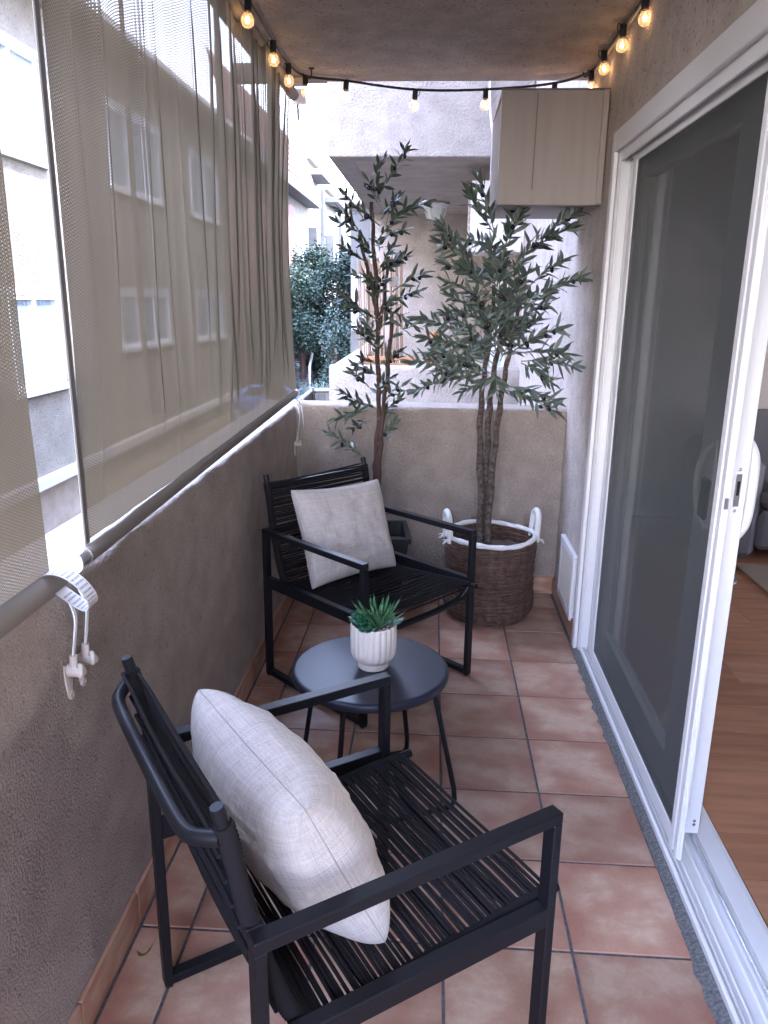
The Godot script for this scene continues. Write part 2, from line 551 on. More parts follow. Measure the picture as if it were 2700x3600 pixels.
func build_floor() -> void:
	var g := MB.new()
	g.bx(-0.90, 0.70, -0.22, -0.003, -4.13, 1.4)
	var f := obj("balcony_floor", g, M.grout)
	struct(f)
	tag(f, "terracotta tiled balcony floor with dark grout", "floor")
	var xs := [-0.690]
	for k in range(-2, 2):
		xs.append(0.0623 + k * T)
	xs.append(0.662)
	var zs := [-3.920]
	var z := -3.4163 - T
	while z < 1.1:
		zs.append(z); z += T
	rng.seed = 3
	var cache := {}
	var gap := 0.0075
	for i in xs.size() - 1:
		for j in zs.size() - 1:
			var sx: float = xs[i + 1] - xs[i] - gap
			var sz: float = zs[j + 1] - zs[j] - gap
			var k := rng.randi_range(0, 5)
			var key := [snappedf(sx, 0.002), snappedf(sz, 0.002), k]
			if not cache.has(key):
				var t := MB.new()
				t.box(Transform3D(), V(sx, 0.012, sz), 0.0022)
				# texture over the top face by position
				for q in t.v.size():
					t.uv[q] = Vector2(t.v[q].x / sx + 0.5, t.v[q].z / sz + 0.5) * Vector2(minf(1.0, sx / 0.3), minf(1.0, sz / 0.3))
				cache[key] = t.mesh(M["tile%d" % k])
			var turn := Basis(Vector3.UP, PI * rng.randi_range(0, 1)) * Basis.from_euler(V(rng.randf_range(-0.002, 0.002), 0, rng.randf_range(-0.002, 0.002)))
			put("tile", cache[key], f, Transform3D(turn, V((xs[i] + xs[i + 1]) / 2, -0.006 + rng.randf_range(-0.0006, 0.0006), (zs[j] + zs[j + 1]) / 2)))
	# crumbly mortar between the cut tiles and the door track
	var m := MB.new()
	var rows := []
	rng.seed = 8
	for q in 140:
		var zz := -3.28 + q * 0.033
		var e := 0.662 - absf(rng.randfn(0.0, 0.006)) - (0.012 if rng.randf() < 0.06 else 0.0)
		rows.append([V(e, -0.001, zz), V(e + 0.004, 0.004 + rng.randf() * 0.002, zz), V(0.678, 0.010 + rng.randf() * 0.004, zz), V(0.692, 0.016, zz)])
	m.sheet(rows, false, Vector3.UP)
	obj("mortar_strip", m, M.mortar, f)
	# a wisp of dry leaf on a tile by the wall
	var w := MB.new()
	w.tube(smooth([V(-0.668, 0.004, -1.46), V(-0.655, 0.006, -1.445), V(-0.640, 0.010, -1.45), V(-0.636, 0.014, -1.465), V(-0.628, 0.018, -1.485)], 4), [0.0005, 0.001, 0.002, 0.003, 0.0035, 0.004, 0.004, 0.0042, 0.004, 0.0035, 0.003, 0.0025, 0.002, 0.0015, 0.001, 0.0008, 0.0005], 5, true, 0.3)
	tag(obj("dry_leaf", w, mat("dry_leaf", Color(0.16, 0.12, 0.03), 0.9)), "curled dry leaf on a floor tile by the long parapet", "leaf")

# a parapet with hand-trowelled, uneven arrises, running from a to b; the inner face is on the left of the run
func parapet(a: Vector3, b: Vector3, thick: float, y0: float, y1: float, sd: int) -> MB:
	rng.seed = sd
	var mb := MB.new()
	var d := (b - a).normalized()
	var out := V(d.z, 0, -d.x)
	var n := int((b - a).length() / 0.03)
	var rows := []
	var nz := noise(0.06, 3, sd)
	for i in n + 1:
		var p := a.lerp(b, float(i) / n)
		var j1 := nz.get_noise_2d(i * 3.0, 1.0) * 0.010
		var j2 := nz.get_noise_2d(i * 3.0, 80.0) * 0.010
		var j3 := nz.get_noise_2d(i * 5.0, 160.0) * 0.006
		var r := []
		for q in [[0.0, y0], [0.0, y1 - 0.10], [0.001, y1 - 0.03 + j3], [0.004, y1 - 0.013 + j1], [0.010 + j2 * 0.5, y1 - 0.004 + j1 * 0.5], [0.022 + j2, y1 + j3 * 0.5], [thick * 0.5, y1 + 0.002 + j3 * 0.5], [thick - 0.022, y1], [thick - 0.006, y1 - 0.008], [thick, y1 - 0.03], [thick, y0]]:
			r.append(p + out * q[0] + V(0, q[1], 0))
		rows.append(r)
	mb.sheet(rows)
	return mb

func build_parapets() -> void:
	var lp := thing("parapet_wall", "long taupe stucco parapet wall under the woven shade", "wall")
	obj("stucco_face", parapet(V(XL, 0, 1.4), V(XL, 0, ZB), 0.2, -0.21, 0.982, 31), M.stucco_low, lp)
	var bp := thing("parapet_wall", "short stucco parapet wall at the balcony end behind the olive trees", "wall")
	obj("stucco_face", parapet(V(-0.90, 0, ZB), V(XR - 0.002, 0, ZB), 0.2, -0.21, 0.986, 32), M.stucco, bp)
	var np := thing("parapet_wall", "stucco parapet wall closing the balcony behind the viewer", "wall")
	obj("stucco_face", parapet(V(XR - 0.002, 0, 1.4), V(-0.90, 0, 1.4), 0.2, -0.21, 0.98, 33), M.stucco, np)
	# skirting tiles
	rng.seed = 21
	var z := -3.92
	while z < 1.2:
		var e := minf(-3.4163 + ceilf((z + 0.01 + 3.4163) / T) * T, 1.35)
		var t := MB.new()
		t.box(Transform3D(), V(0.010, 0.098, e - z - 0.005), 0.002)
		obj("skirting_tile", t, M["tile%d" % rng.randi_range(0, 5)], lp, Transform3D(Basis(), V(XL + 0.005, 0.053, (z + e) / 2)))
		z = e
	var x := -0.688
	while x < 0.66:
		var e := minf(0.0623 + ceilf((x + 0.01 - 0.0623) / T) * T, 0.668)
		var t := MB.new()
		t.box(Transform3D(), V(e - x - 0.005, 0.098, 0.010), 0.002)
		obj("skirting_tile", t, M["tile%d" % rng.randi_range(0, 5)], bp, Transform3D(Basis(), V((x + e) / 2, 0.053, ZB + 0.0055)))
		x = e
	var rs := MB.new()
	rs.bx(XR - 0.012, XR - 0.001, 0.004, 0.10, -3.915, -3.31, 0.002)
	var ro := obj("skirting_board", rs, M.tile1)
	tag(ro, "terracotta skirting below the crawl vent", "skirting")
	# low louvred vent beside the door
	var v := thing("wall_vent", "low white framed vent in the wall between basket and door", "vent", V(XR, 0.10, -3.55))
	var fr := MB.new()
	fr.bx(-0.022, 0.0, -0.012, 0.026, -0.17, 0.19, 0.003)
	fr.bx(-0.022, 0.0, 0.262, 0.300, -0.17, 0.19, 0.003)
	fr.bx(-0.0215, 0.0, 0.026, 0.262, -0.17, -0.132, 0.003)
	fr.bx(-0.0215, 0.0, 0.026, 0.262, 0.152, 0.19, 0.003)
	obj("frame", fr, M.white_trim, v)
	var vb := MB.new()
	vb.bx(-0.004, -0.001, 0.026, 0.262, -0.132, 0.152)
	obj("backing", vb, M.dark_grey, v)
	for k in 5:
		var s := MB.new()
		s.box(Transform3D(Basis(Vector3.UP, 0.6), V(-0.012, 0.144, -0.105 + k * 0.058)), V(0.003, 0.234, 0.030), 0.001)
		obj("slat", s, M.beige_plastic, v)

# ------------------------------------------------------------------ room behind the door
func build_room() -> void:
	var sub := MB.new()
	sub.bx(0.86, 5.0, -0.2, 0.022, -5.6, 0.6)
	var f := struct(obj("room_floor", sub, M.dark_grey)) as Node3D
	tag(f, "reddish brown laminate floor of the room inside", "floor")
	rng.seed = 9
	var meshes := []
	for i in 3:
		var t := MB.new()
		t.box(Transform3D(), V(1.197, 0.008, 0.1885), 0.0006)
		meshes.append(t.mesh(M["plank%d" % i]))
	for j in 31:
		var x := 0.864
		var ln := [0.42, 0.97, 0.70, 1.1][(j * 7 + j / 3) % 4] as float
		while x < 4.6:
			var k := rng.randi_range(0, 2)
			var o := put("plank", meshes[k], f, Transform3D(Basis.from_scale(V(ln / 1.2, 1, 1)), V(x + ln / 2, 0.026, -5.3 + j * 0.19)))
			x += ln
			ln = 1.2
	var w := MB.new()
	w.bx(0.86, 5.0, -0.2, 2.5, -5.7, -5.5)
	w.bx(0.86, 5.0, -0.2, 2.5, 0.6, 0.8)
	holed(w, true, 5.0, 5.2, -5.7, 0.8, -0.2, 2.5, [[-5.2, -2.9, 0.7, 2.25]])  # opening added out of view to bring daylight into the room
	var wo := struct(obj("room_wall", w, M.room_wall)) as Node3D
	tag(wo, "pinkish plaster walls of the room inside", "wall")
	var rw := thing("added_room_window", "unseen white framed window added in the far wall to brighten the room inside", "window", V(5.1, 0, -4.05))
	var rf := MB.new()
	for q in [[-1.15, -1.08], [-0.03, 0.03], [1.08, 1.15]]:
		rf.bx(-0.04, 0.04, 0.7, 2.25, q[0], q[1])
	rf.bx(-0.038, 0.038, 0.7, 0.77, -1.08, 1.08)
	rf.bx(-0.038, 0.038, 2.18, 2.25, -1.08, 1.08)
	obj("frame", rf, M.white_vinyl, rw)
	var rp := MB.new()
	rp.bx(-0.003, 0.003, 0.77, 2.18, -1.08, 1.08)
	obj("pane", rp, M.glass, rw)
	var rg := MB.new()
	rg.bx(1.80, 3.4, 0.031, 0.043, -4.40, -2.6, 0.004)
	tag(obj("rug", rg, M.rug_cloth), "beige woven rug on the laminate floor inside", "rug")
	# end of a grey sofa
	var s := thing("sofa", "dark grey upholstered sofa inside the room beyond the rug", "sofa", V(2.35, 0.03, -4.95))
	var a := MB.new()
	a.bx(-0.62, -0.40, 0.0, 0.62, -0.42, 0.46, 0.05)
	obj("arm", a, M.sofa_cloth, s)
	var c := MB.new()
	c.bx(-0.40, 1.4, 0.06, 0.30, -0.42, 0.44, 0.03)
	obj("base", c, M.sofa_cloth, s)
	var cu := MB.new()
	cu.bx(-0.39, 0.5, 0.30, 0.46, -0.30, 0.45, 0.05)
	obj("seat_cushion", cu, M.sofa_cloth, s)
	var bk := MB.new()
	bk.bx(-0.40, 1.4, 0.30, 0.80, -0.44, -0.31, 0.05)
	obj("backrest", bk, M.sofa_cloth, s)
	# floor lamp standing beside it, only its bracket shows past the door edge
	var l := thing("floor_lamp", "slim dark metal lamp stand beside the grey sofa", "lamp", V(1.625, 0.03, -4.15))
	var bs := MB.new()
	bs.lathe([Vector2(0.001, 0), Vector2(0.09, 0), Vector2(0.09, 0.015), Vector2(0.02, 0.025), Vector2(0.009, 0.03), Vector2(0.009, 0.74), Vector2(0.014, 0.745), Vector2(0.014, 0.80), Vector2(0.001, 0.81)], 16)
	obj("stand", bs, M.steel, l)
	var hk := MB.new()
	hk.tube(smooth([V(0, 0.80, 0), V(0.0, 0.86, 0.0), V(0.03, 0.92, 0.0), V(0.05, 0.87, 0), V(0.04, 0.80, 0), V(0.02, 0.74, 0)], 5), 0.008, 8)
	obj("bracket", hk, M.steel, l)

# ------------------------------------------------------------------ sliding door
func build_door() -> void:
	var zf := -3.235   # far edge of the opening
	var zn := -0.72
	var d := thing("sliding_door", "white framed sliding patio door standing open with a dark insect screen", "door")
	var cs := MB.new()   # flat casing round the opening
	cs.bx(0.664, XR, 0.0, 2.137, zf - 0.05, zf, 0.003)
	cs.bx(0.6645, XR, 2.062, 2.137, zf, zn, 0.003)
	cs.bx(0.664, XR, 0.0, 2.137, zn, zn + 0.07, 0.003)
	obj("casing", cs, M.white_trim, d)
	var jf := MB.new()   # jamb and head with the channels of the tracks
	for z in [[zf, zf + 0.028], [zn - 0.028, zn]]:
		jf.bx(0.681, 0.855, 0.012, 2.095, z[0], z[1], 0.002)
		var s := 1.0 if z[0] == zf else -1.0
		var e: float = z[1] if s > 0 else z[0]
		for x in [0.684, 0.722, 0.741, 0.812]:
			jf.bx(x, x + 0.008, 0.03, 2.06, e - 0.001 * s, e + 0.018 * s, 0.001)
	jf.bx(0.6815, 0.8545, 2.062, 2.095, zf + 0.028, zn - 0.028, 0.002)
	for x in [0.683, 0.721, 0.740, 0.811]:
		jf.bx(x, x + 0.009, 2.025, 2.063, zf + 0.028, zn - 0.028, 0.0015)
	obj("jamb", jf, M.white_vinyl, d)
	# stepped sill with its rails
	var sl := MB.new()
	var prof := [[0.686, 0.0], [0.686, 0.030], [0.694, 0.032], [0.697, 0.030], [0.697, 0.012], [0.705, 0.012], [0.7055, 0.028], [0.708, 0.028], [0.7085, 0.012], [0.718, 0.012], [0.7185, 0.030], [0.724, 0.031], [0.728, 0.019], [0.757, 0.016], [0.760, 0.022], [0.770, 0.021], [0.771, 0.014], [0.800, 0.014], [0.801, 0.030], [0.812, 0.033], [0.826, 0.036], [0.845, 0.040], [0.858, 0.037], [0.862, 0.028]]
	for i in prof.size() - 1:
		var p: Array = prof[i]
		var q: Array = prof[i + 1]
		var nn := V(-(q[1] - p[1]), q[0] - p[0], 0).normalized()
		sl.quad(V(p[0], p[1], zf + 0.028), V(q[0], q[1], zf + 0.028), V(q[0], q[1], zn - 0.028), V(p[0], p[1], zn - 0.028), nn)
	var so := obj("sill", sl, M.white_vinyl, d)
	var rl := MB.new()
	rl.tube([V(0.783, 0.030, zf + 0.03), V(0.783, 0.030, zn - 0.03)], 0.0035, 8)
	rl.bx(0.7815, 0.7845, 0.014, 0.029, zf + 0.03, zn - 0.03)
	obj("rail", rl, M.aluminium, so)
	# glazed panel, slid to the far end
	var g := MB.new()
	var x0 := 0.757
	var x1 := 0.800
	g.bx(x0, x1, 0.040, 2.045, -2.19, -2.045, 0.003)
	g.bx(x0, x1, 0.040, 2.045, -1.985, -1.95, 0.002)
	g.bx(x0 + 0.022, x1, 0.040, 2.045, -2.045, -1.985)
	g.bx(x0, x1, 0.040, 2.045, -3.19, -3.10, 0.003)
	g.bx(x0 + 0.001, x1 - 0.001, 1.955, 2.045, -3.10, -2.19, 0.003)
	g.bx(x0 + 0.001, x1 - 0.001, 0.040, 0.15, -3.10, -2.19, 0.003)
	var go := obj("glazed_panel", g, M.white_vinyl, d)
	var gp := MB.new()
	gp.bx(0.776, 0.780, 0.15, 1.955, -3.10, -2.19)
	obj("pane", gp, M.glass, go)
	var ws := MB.new()
	ws.bx(x0 + 0.010, x0 + 0.0215, 0.042, 2.043, -2.0445, -1.9855)  # dark grey strip in the groove of the stile
	obj("dark_strip", ws, M.dark_grey, go)
	# latch plate, screws and adjuster on the end face
	var lt := MB.new()
	lt.bx(0.770, 0.784, 1.016, 1.100, -1.950, -1.9475, 0.001)
	obj("latch_plate", lt, M.steel, go)
	var lk := MB.new()
	lk.bx(0.7735, 0.7805, 1.045, 1.082, -1.9475, -1.9465)
	obj("latch_slot", lk, M.black_plastic, go)
	for q in [V(0.7775, 1.112, -1.95), V(0.7765, 1.004, -1.95), V(0.784, 0.082, -1.95), V(0.784, 0.070, -1.95)]:
		var sw := MB.new()
		sw.ball(Transform3D(Basis.from_scale(V(0.0045, 0.0045, 0.003)), q), 10, 6)
		obj("screw", sw, M.steel if q.y > 0.5 else M.screw, go)
	# white pull inside and black pull outside
	var hi := MB.new()
	hi.tube(smooth([V(0.800, 1.175, -1.99), V(0.808, 1.165, -1.985), V(0.820, 1.13, -1.98), V(0.823, 1.06, -1.98), V(0.820, 0.975, -1.98), V(0.809, 0.940, -1.985), V(0.800, 0.925, -1.99)], 6), 0.010, 10, true, 1.5)
	obj("handle", hi, M.white_vinyl, go)
	var hp := MB.new()
	hp.box(Transform3D(Basis(), V(0.753, 1.045, -2.095)), V(0.008, 0.245, 0.085), 0.004)
	obj("handle_plate", hp, M.white_vinyl, go)
	var arc := MB.new()
	arc.tube(smooth([V(0.750, 1.16, -2.06), V(0.738, 1.13, -2.10), V(0.736, 1.05, -2.135), V(0.738, 0.96, -2.105), V(0.750, 0.925, -2.065)], 6), 0.008, 8)
	obj("handle_guard", arc, M.white_vinyl, go)
	var hb := MB.new()
	hb.box(Transform3D(Basis.from_euler(V(0.05, 0, 0)), V(0.742, 1.005, -2.075)), V(0.014, 0.115, 0.05), 0.006)
	obj("outer_pull", hb, M.black_plastic, go)
	# insect screen in the outer track
	var s := MB.new()
	s.bx(0.7095, 0.7195, 0.033, 2.050, -1.900, -1.840, 0.002)
	s.bx(0.7035, 0.7095, 0.036, 2.048, -1.905, -1.878, 0.0015)
	s.bx(0.7035, 0.7095, 0.036, 2.048, -1.862, -1.842, 0.0015)
	s.bx(0.7075, 0.7195, 0.033, 2.050, -3.10, -3.05, 0.002)
	s.bx(0.7080, 0.7190, 2.005, 2.050, -3.05, -1.905, 0.002)
	s.bx(0.7080, 0.7190, 0.033, 0.085, -3.05, -1.905, 0.002)
	var so2 := obj("screen_panel", s, M.white_vinyl, d)
	var sm := MB.new()
	sm.bx(0.7125, 0.7132, 0.085, 2.005, -3.05, -1.900)
	obj("screen_mesh", sm, M.screen_mesh, so2)
	var lc := MB.new()
	lc.bx(0.706, 0.716, 1.036, 1.064, -1.840, -1.837, 0.001)
	obj("screen_latch", lc, M.steel, so2)

# ------------------------------------------------------------------ shades on the open side
func shade_sheet(z0: float, z1: float, y0: float, y1: float, xa: float, xb: float, pleats: Array, sag: float) -> MB:
	# z0 near edge, z1 far edge; the cloth folds over itself at the pleats [position 0..1, width, depth]
	var mb := MB.new()
	var W := z0 - z1
	var NC := int(W / 0.0045)
	var NR := 44
	var nz := noise(0.9, 3, 15)
	var rows := []
	for i in NR + 1:
		var f := float(i) / NR             # 0 at the bar, 1 at the top
		var r := []
		for j in NC + 1:
			var s := float(j) / NC
			var zs := s * W
			var dz := 0.0
			var dx := (0.012 * sin(zs * 7.0 + 0.8) + 0.009 * sin(zs * 23.0 + 1.7 * f) + 0.006 * sin(zs * 41.0 - 2.0 * f)) * smoothstep(0.0, 0.3, f) + 0.004 * nz.get_noise_2d(zs * 6.0, f * 1.2)
			for p in pleats:
				var drift: float = p[3] * (f - 0.5)
				var t: float = zs - p[0] * W - drift
				var sg: float = p[1]
				if absf(t) < 4.5 * sg:
					var g := exp(-t * t / (2.0 * sg * sg))
					var k: float = p[2] * smoothstep(0.0, p[4], f) * (1.0 - 0.35 * smoothstep(0.75, 1.0, f))
					dx += k * sg * 0.9 * g
					dz += k * -t * g
			# the far edge draws in at half height
			var pull := sag * sin(PI * clampf(f, 0.0, 1.0)) * smoothstep(0.55, 1.0, s)
			r.append(V(lerpf(xa, xb, s) + dx, lerpf(y0, y1, f), z0 - zs - dz + pull))
		rows.append(r)
	mb.sheet(rows, false, Vector3.ZERO, Vector2(W / 0.025, (y1 - y0) / 0.025))
	return mb

func build_shades() -> void:
	rng.seed = 17
	var a := thing("roller_shade", "taupe knitted roller shade hanging in folds over the long parapet", "shade")
	var pl := []
	for q in [[0.03, 0.010, 0.8], [0.09, 0.007, 1.2], [0.16, 0.016, 0.9], [0.20, 0.007, 1.5], [0.245, 0.008, 1.3], [0.30, 0.012, 1.1], [0.36, 0.007, 1.5], [0.40, 0.016, 1.2], [0.45, 0.008, 1.6], [0.49, 0.010, 1.5], [0.535, 0.009, 1.9], [0.575, 0.007, 1.5], [0.61, 0.010, 1.8], [0.65, 0.011, 2.1], [0.69, 0.008, 1.7], [0.725, 0.009, 1.9], [0.76, 0.010, 2.1], [0.795, 0.008, 1.8], [0.83, 0.009, 2.0], [0.862, 0.007, 1.8], [0.89, 0.008, 2.0], [0.92, 0.008, 1.9], [0.948, 0.007, 1.9], [0.973, 0.006, 1.7]]:
		pl.append([q[0], q[1], q[2], rng.randf_range(-0.05, 0.05), rng.randf_range(0.10, 0.45)])
	# fine puckers where the cloth runs on to the bar
	obj("cloth", shade_sheet(-1.445, -4.00, 1.036, 2.455, -0.688, -0.706, pl, 0.15), M.shade_knit, a)
	var hm := MB.new()
	hm.bx(-0.690, -0.6855, 1.03, 2.45, -1.455, -1.434, 0.002)
	obj("hem", hm, M.hem, a)
	var br := MB.new()
	br.tube([V(-0.688, 1.010, -1.425), V(-0.696, 1.022, -2.4), V(-0.705, 1.040, -3.93)], 0.019, 18)
	obj("bottom_bar", br, M.bar_cloth, a)
	for e in [[V(-0.688, 1.010, -1.426), -1.0], [V(-0.705, 1.040, -3.93), 1.0]]:
		var cp := MB.new()
		var s: float = e[1]
		var at: Vector3 = e[0]
		cp.tube([at + V(0, 0, 0.010 * s), at + V(0, 0, -0.042 * s)], 0.0165, 18)
		obj("bar_plug", cp, M.steel, a)
		var ds := MB.new()
		ds.tube([at + V(0, 0, -0.042 * s), at + V(0, 0, -0.044 * s), at + V(0, 0, -0.049 * s)], [0.0185, 0.020, 0.0195], 22)
		var dso := obj("end_cap", ds, M.pvc, a)
		var rg := MB.new()
		var pts := []
		for i in 17:
			var an := TAU * i / 16
			pts.append(at + V(0.004 * cos(an) * 1.0, -0.012 + 0.011 * sin(an), -0.056 * s + 0.004 * cos(an)))
		rg.tube(pts, 0.0014, 6)
		obj("ring", rg, M.steel, dso)
	var rt := MB.new()
	rt.tube([V(-0.70, 2.462, -1.2), V(-0.712, 2.462, -4.10)], 0.026, 16)
	obj("head_roller", rt, M.bar_cloth, a)
	var bk := MB.new()
	bk.bx(-0.725, -0.655, 2.425, 2.4985, -4.135, -4.12, 0.003)
	bk.bx(-0.69, -0.63, 2.47, 2.499, -3.99, -3.93, 0.004)
	obj("bracket", bk, M.beige_plastic, a)
	var wl := MB.new()
	wl.tube([V(-0.70, 2.43, -4.145), V(-0.70, 2.36, -4.15)], 0.007, 10)
	obj("crank_loop", wl, M.dark_grey, a)

	var b := thing("roller_shade", "second taupe roller shade hanging nearer the open doorway with a care label", "shade")
	var pl2 := []
	for q in [[0.10, 0.012, 0.9], [0.3, 0.014, 1.0], [0.5, 0.01, 1.0], [0.7, 0.014, 0.9]]:
		pl2.append([q[0], q[1], q[2], 0.02, 0.2])
	obj("cloth", shade_sheet(0.3, -1.290, 1.022, 2.455, -0.668, -0.690, pl2, 0.0), M.shade_knit, b)
	var br2 := MB.new()
	br2.tube([V(-0.668, 1.006, 0.3), V(-0.684, 1.008, -1.300)], 0.022, 18)
	obj("bottom_bar", br2, M.bar_cloth, b)
	var rt2 := MB.new()
	rt2.tube([V(-0.685, 2.462, 0.35), V(-0.70, 2.462, -1.18)], 0.026, 16)
	obj("head_roller", rt2, M.bar_cloth, b)
	# folded care label sewn to the bar, curling over into the balcony
	var lab := MB.new()
	var prof := [V(-0.694, 1.026, 0), V(-0.676, 1.035, 0), V(-0.652, 1.033, 0), V(-0.628, 1.018, 0), V(-0.610, 0.996, 0), V(-0.604, 0.978, 0), V(-0.611, 0.968, 0), V(-0.628, 0.974, 0), V(-0.650, 0.990, 0), V(-0.664, 1.000, 0)]
	var rows := []
	for p in smooth(prof, 3):
		rows.append([p + V(0, 0, -1.250), p + V(0.0, 0.0, -1.270), p + V(0, 0.0, -1.290)])
	lab.sheet(rows)
	obj("care_label", lab, M.care_print, b)

	# cords and the cleats that hold them
	var cleats := [[V(XL, 0.80, -1.330), V(-0.684, 0.985, -1.318), "beige cord cleat on the parapet below the care label"], [V(XL, 0.800, -1.384), V(-0.686, 0.985, -1.370), "beige cord cleat on the parapet below the white bar end cap"], [V(XL, 0.785, -3.87), V(-0.692, 1.01, -3.885), "beige cord cleat on the parapet near the far corner"]]
	for i in 3:
		var q: Array = cleats[i]
		var at: Vector3 = q[0]
		var top: Vector3 = q[1]
		var c := thing("cord_cleat", q[2], "cleat", at, 0.0, "cord cleats holding the shades down")
		var bd := MB.new()
		# back plate, tapering to the lower screw eye
		bd.sheet([[V(0.001, 0.022, -0.013), V(0.005, 0.022, -0.013), V(0.005, 0.022, 0.013), V(0.001, 0.022, 0.013)],
			[V(0.001, -0.006, -0.014), V(0.006, -0.006, -0.014), V(0.006, -0.006, 0.014), V(0.001, -0.006, 0.014)],
			[V(0.001, -0.040, -0.008), V(0.005, -0.040, -0.008), V(0.005, -0.040, 0.008), V(0.001, -0.040, 0.008)],
			[V(0.001, -0.052, -0.005), V(0.004, -0.052, -0.005), V(0.004, -0.052, 0.005), V(0.001, -0.052, 0.005)]])
		bd.tube(smooth([V(0.004, 0.008, -0.001), V(0.016, 0.008, 0), V(0.027, 0.006, 0), V(0.031, -0.002, 0)], 3), [0.013, 0.013, 0.0135, 0.0135, 0.013, 0.013, 0.012, 0.012, 0.011, 0.009], 12)
		obj("body", bd, M.beige_plastic, c)
		var kn := MB.new()
		kn.tube([V(0.017, 0.016, 0), V(0.017, 0.040, 0)], [0.0085, 0.0075], 12)
		obj("cord_lock", kn, M.beige_plastic, c)
		var ho := MB.new()
		ho.tube(smooth([V(0.026, 0.018, 0.004), V(0.034, 0.024, 0.010), V(0.038, 0.016, 0.016), V(0.038, 0.004, 0.018)], 3), [0.004, 0.0045, 0.005, 0.005, 0.005, 0.005, 0.0045, 0.004, 0.0035, 0.003], 8)
		obj("hook", ho, M.beige_plastic, c)
		var ey := MB.new()
		var pts := []
		for k in 13:
			var an := TAU * k / 12
			pts.append(V(0.006, -0.046 + 0.007 * sin(an), 0.007 * cos(an)))
		ey.tube(pts, 0.0028, 6)
		obj("screw_eye", ey, M.beige_plastic, c)
		var cd := thing("tie_cord", ["pale cord running from the care label down to its cleat", "pale cord running from the white end cap down to its cleat", "pale cord tied at the far end of the shade bar"][i], "cord", Vector3.ZERO, 0.0, "tie cords of the shades")
		for s: float in [-1.0, 1.0]:
			var cm := MB.new()
			cm.tube(smooth([top + V(0, 0, 0.002 * s), top.lerp(at, 0.3) + V(0.022, 0, 0.003 * s), top.lerp(at, 0.65) + V(0.020, 0.01, 0.003 * s), at + V(0.017, 0.038, 0.002 * s)], 5), 0.0021, 6)
			obj("strand", cm, M.cord_white, cd)
	var tie := thing("ribbon_tie", "white plastic ribbon tied round the far end of the shade bar", "ribbon", V(-0.69, 1.02, -3.885))
	for k in 5:
		var tm := MB.new()
		var e := [V(0.03, -0.11, -0.02), V(0.035, -0.02, 0.02), V(0.045, 0.012, -0.03), V(0.012, -0.07, 0.012), V(0.03, -0.15, -0.045)][k] as Vector3
		tm.tube(smooth([V(0, 0, 0), e * 0.4 + V(0.012, 0.015, 0), e], 4), [0.003, 0.005, 0.006, 0.007, 0.007, 0.006, 0.005, 0.004, 0.002], 6, true, 0.3)
		obj("tail", tm, M.cord_white, tie)

# ------------------------------------------------------------------ box of the wall unit
func wall_unit(at: Vector3, sx: float, sy: float, sz: float, m: Material, label: String, fine: bool) -> Node3D:
	# at = lower outer front corner on the wall side; box grows to -x, +y, -z
	var b := thing("wall_air_conditioner", label, "air conditioner", at)
	var c := MB.new()
	var t := 0.012
	c.bx(-sx, 0.0, 0, sy, -t, 0, 0.002)
	c.bx(-sx, 0.0, sy - t, sy, -sz, -t, 0.001)
	c.bx(-sx, 0.0, 0, t, -sz, -t, 0.001)
	c.bx(-sx, 0.0, t, sy - t, -sz, -sz + t, 0.001)
	obj("casing", c, m, b)
	var g := MB.new()
	g.bx(-sx, -sx + 0.01, t, sy - t, -t - 0.03, -t)
	g.bx(-sx, -sx + 0.01, t, sy - t, -sz + t, -sz + t + 0.03)
	g.bx(-sx + 0.03, -sx + 0.035, t, sy - t, -sz + t + 0.03, -t - 0.03)
	obj("side_frame", g, M.box_pale, b)
	var l := MB.new()
	var nl := int(sy / 0.014) if fine else 12
	for k in nl:
		l.box(Transform3D(Basis(Vector3.BACK, -0.7), V(-sx + 0.008, t + 0.012 + k * (sy - 2 * t - 0.02) / nl, -sz / 2)), V(0.016, 0.002, sz - 2 * t - 0.06))
	obj("grille", l, M.box_pale, b)
	return b

func build_wall_box() -> void:
	var b := wall_unit(V(XR - 0.003, 1.90, -3.475), 0.43, 0.435, 0.58, M.box_paint, "big taupe metal air conditioner casing fixed high on the wall behind the olive tree", true)
	var s := MB.new()
	s.box(Transform3D(Basis(Vector3.BACK, -0.012), V(-0.288, 0.24, 0.0008)), V(0.0045, 0.36, 0.002))
	obj("rust_streak", s, M.streak, b)
	var f := MB.new()
	f.bx(-0.028, -0.002, 0.004, 0.432, 0.0, 0.012, 0.003)
	obj("wall_flange", f, M.box_paint, b)
	var rim := MB.new()
	rim.bx(-0.432, -0.001, 0.432, 0.438, -0.02, 0.006, 0.001)
	rim.bx(-0.26, -0.06, -0.003, 0.001, 0.001, 0.003)
	obj("drip_edge", rim, M.streak, b)

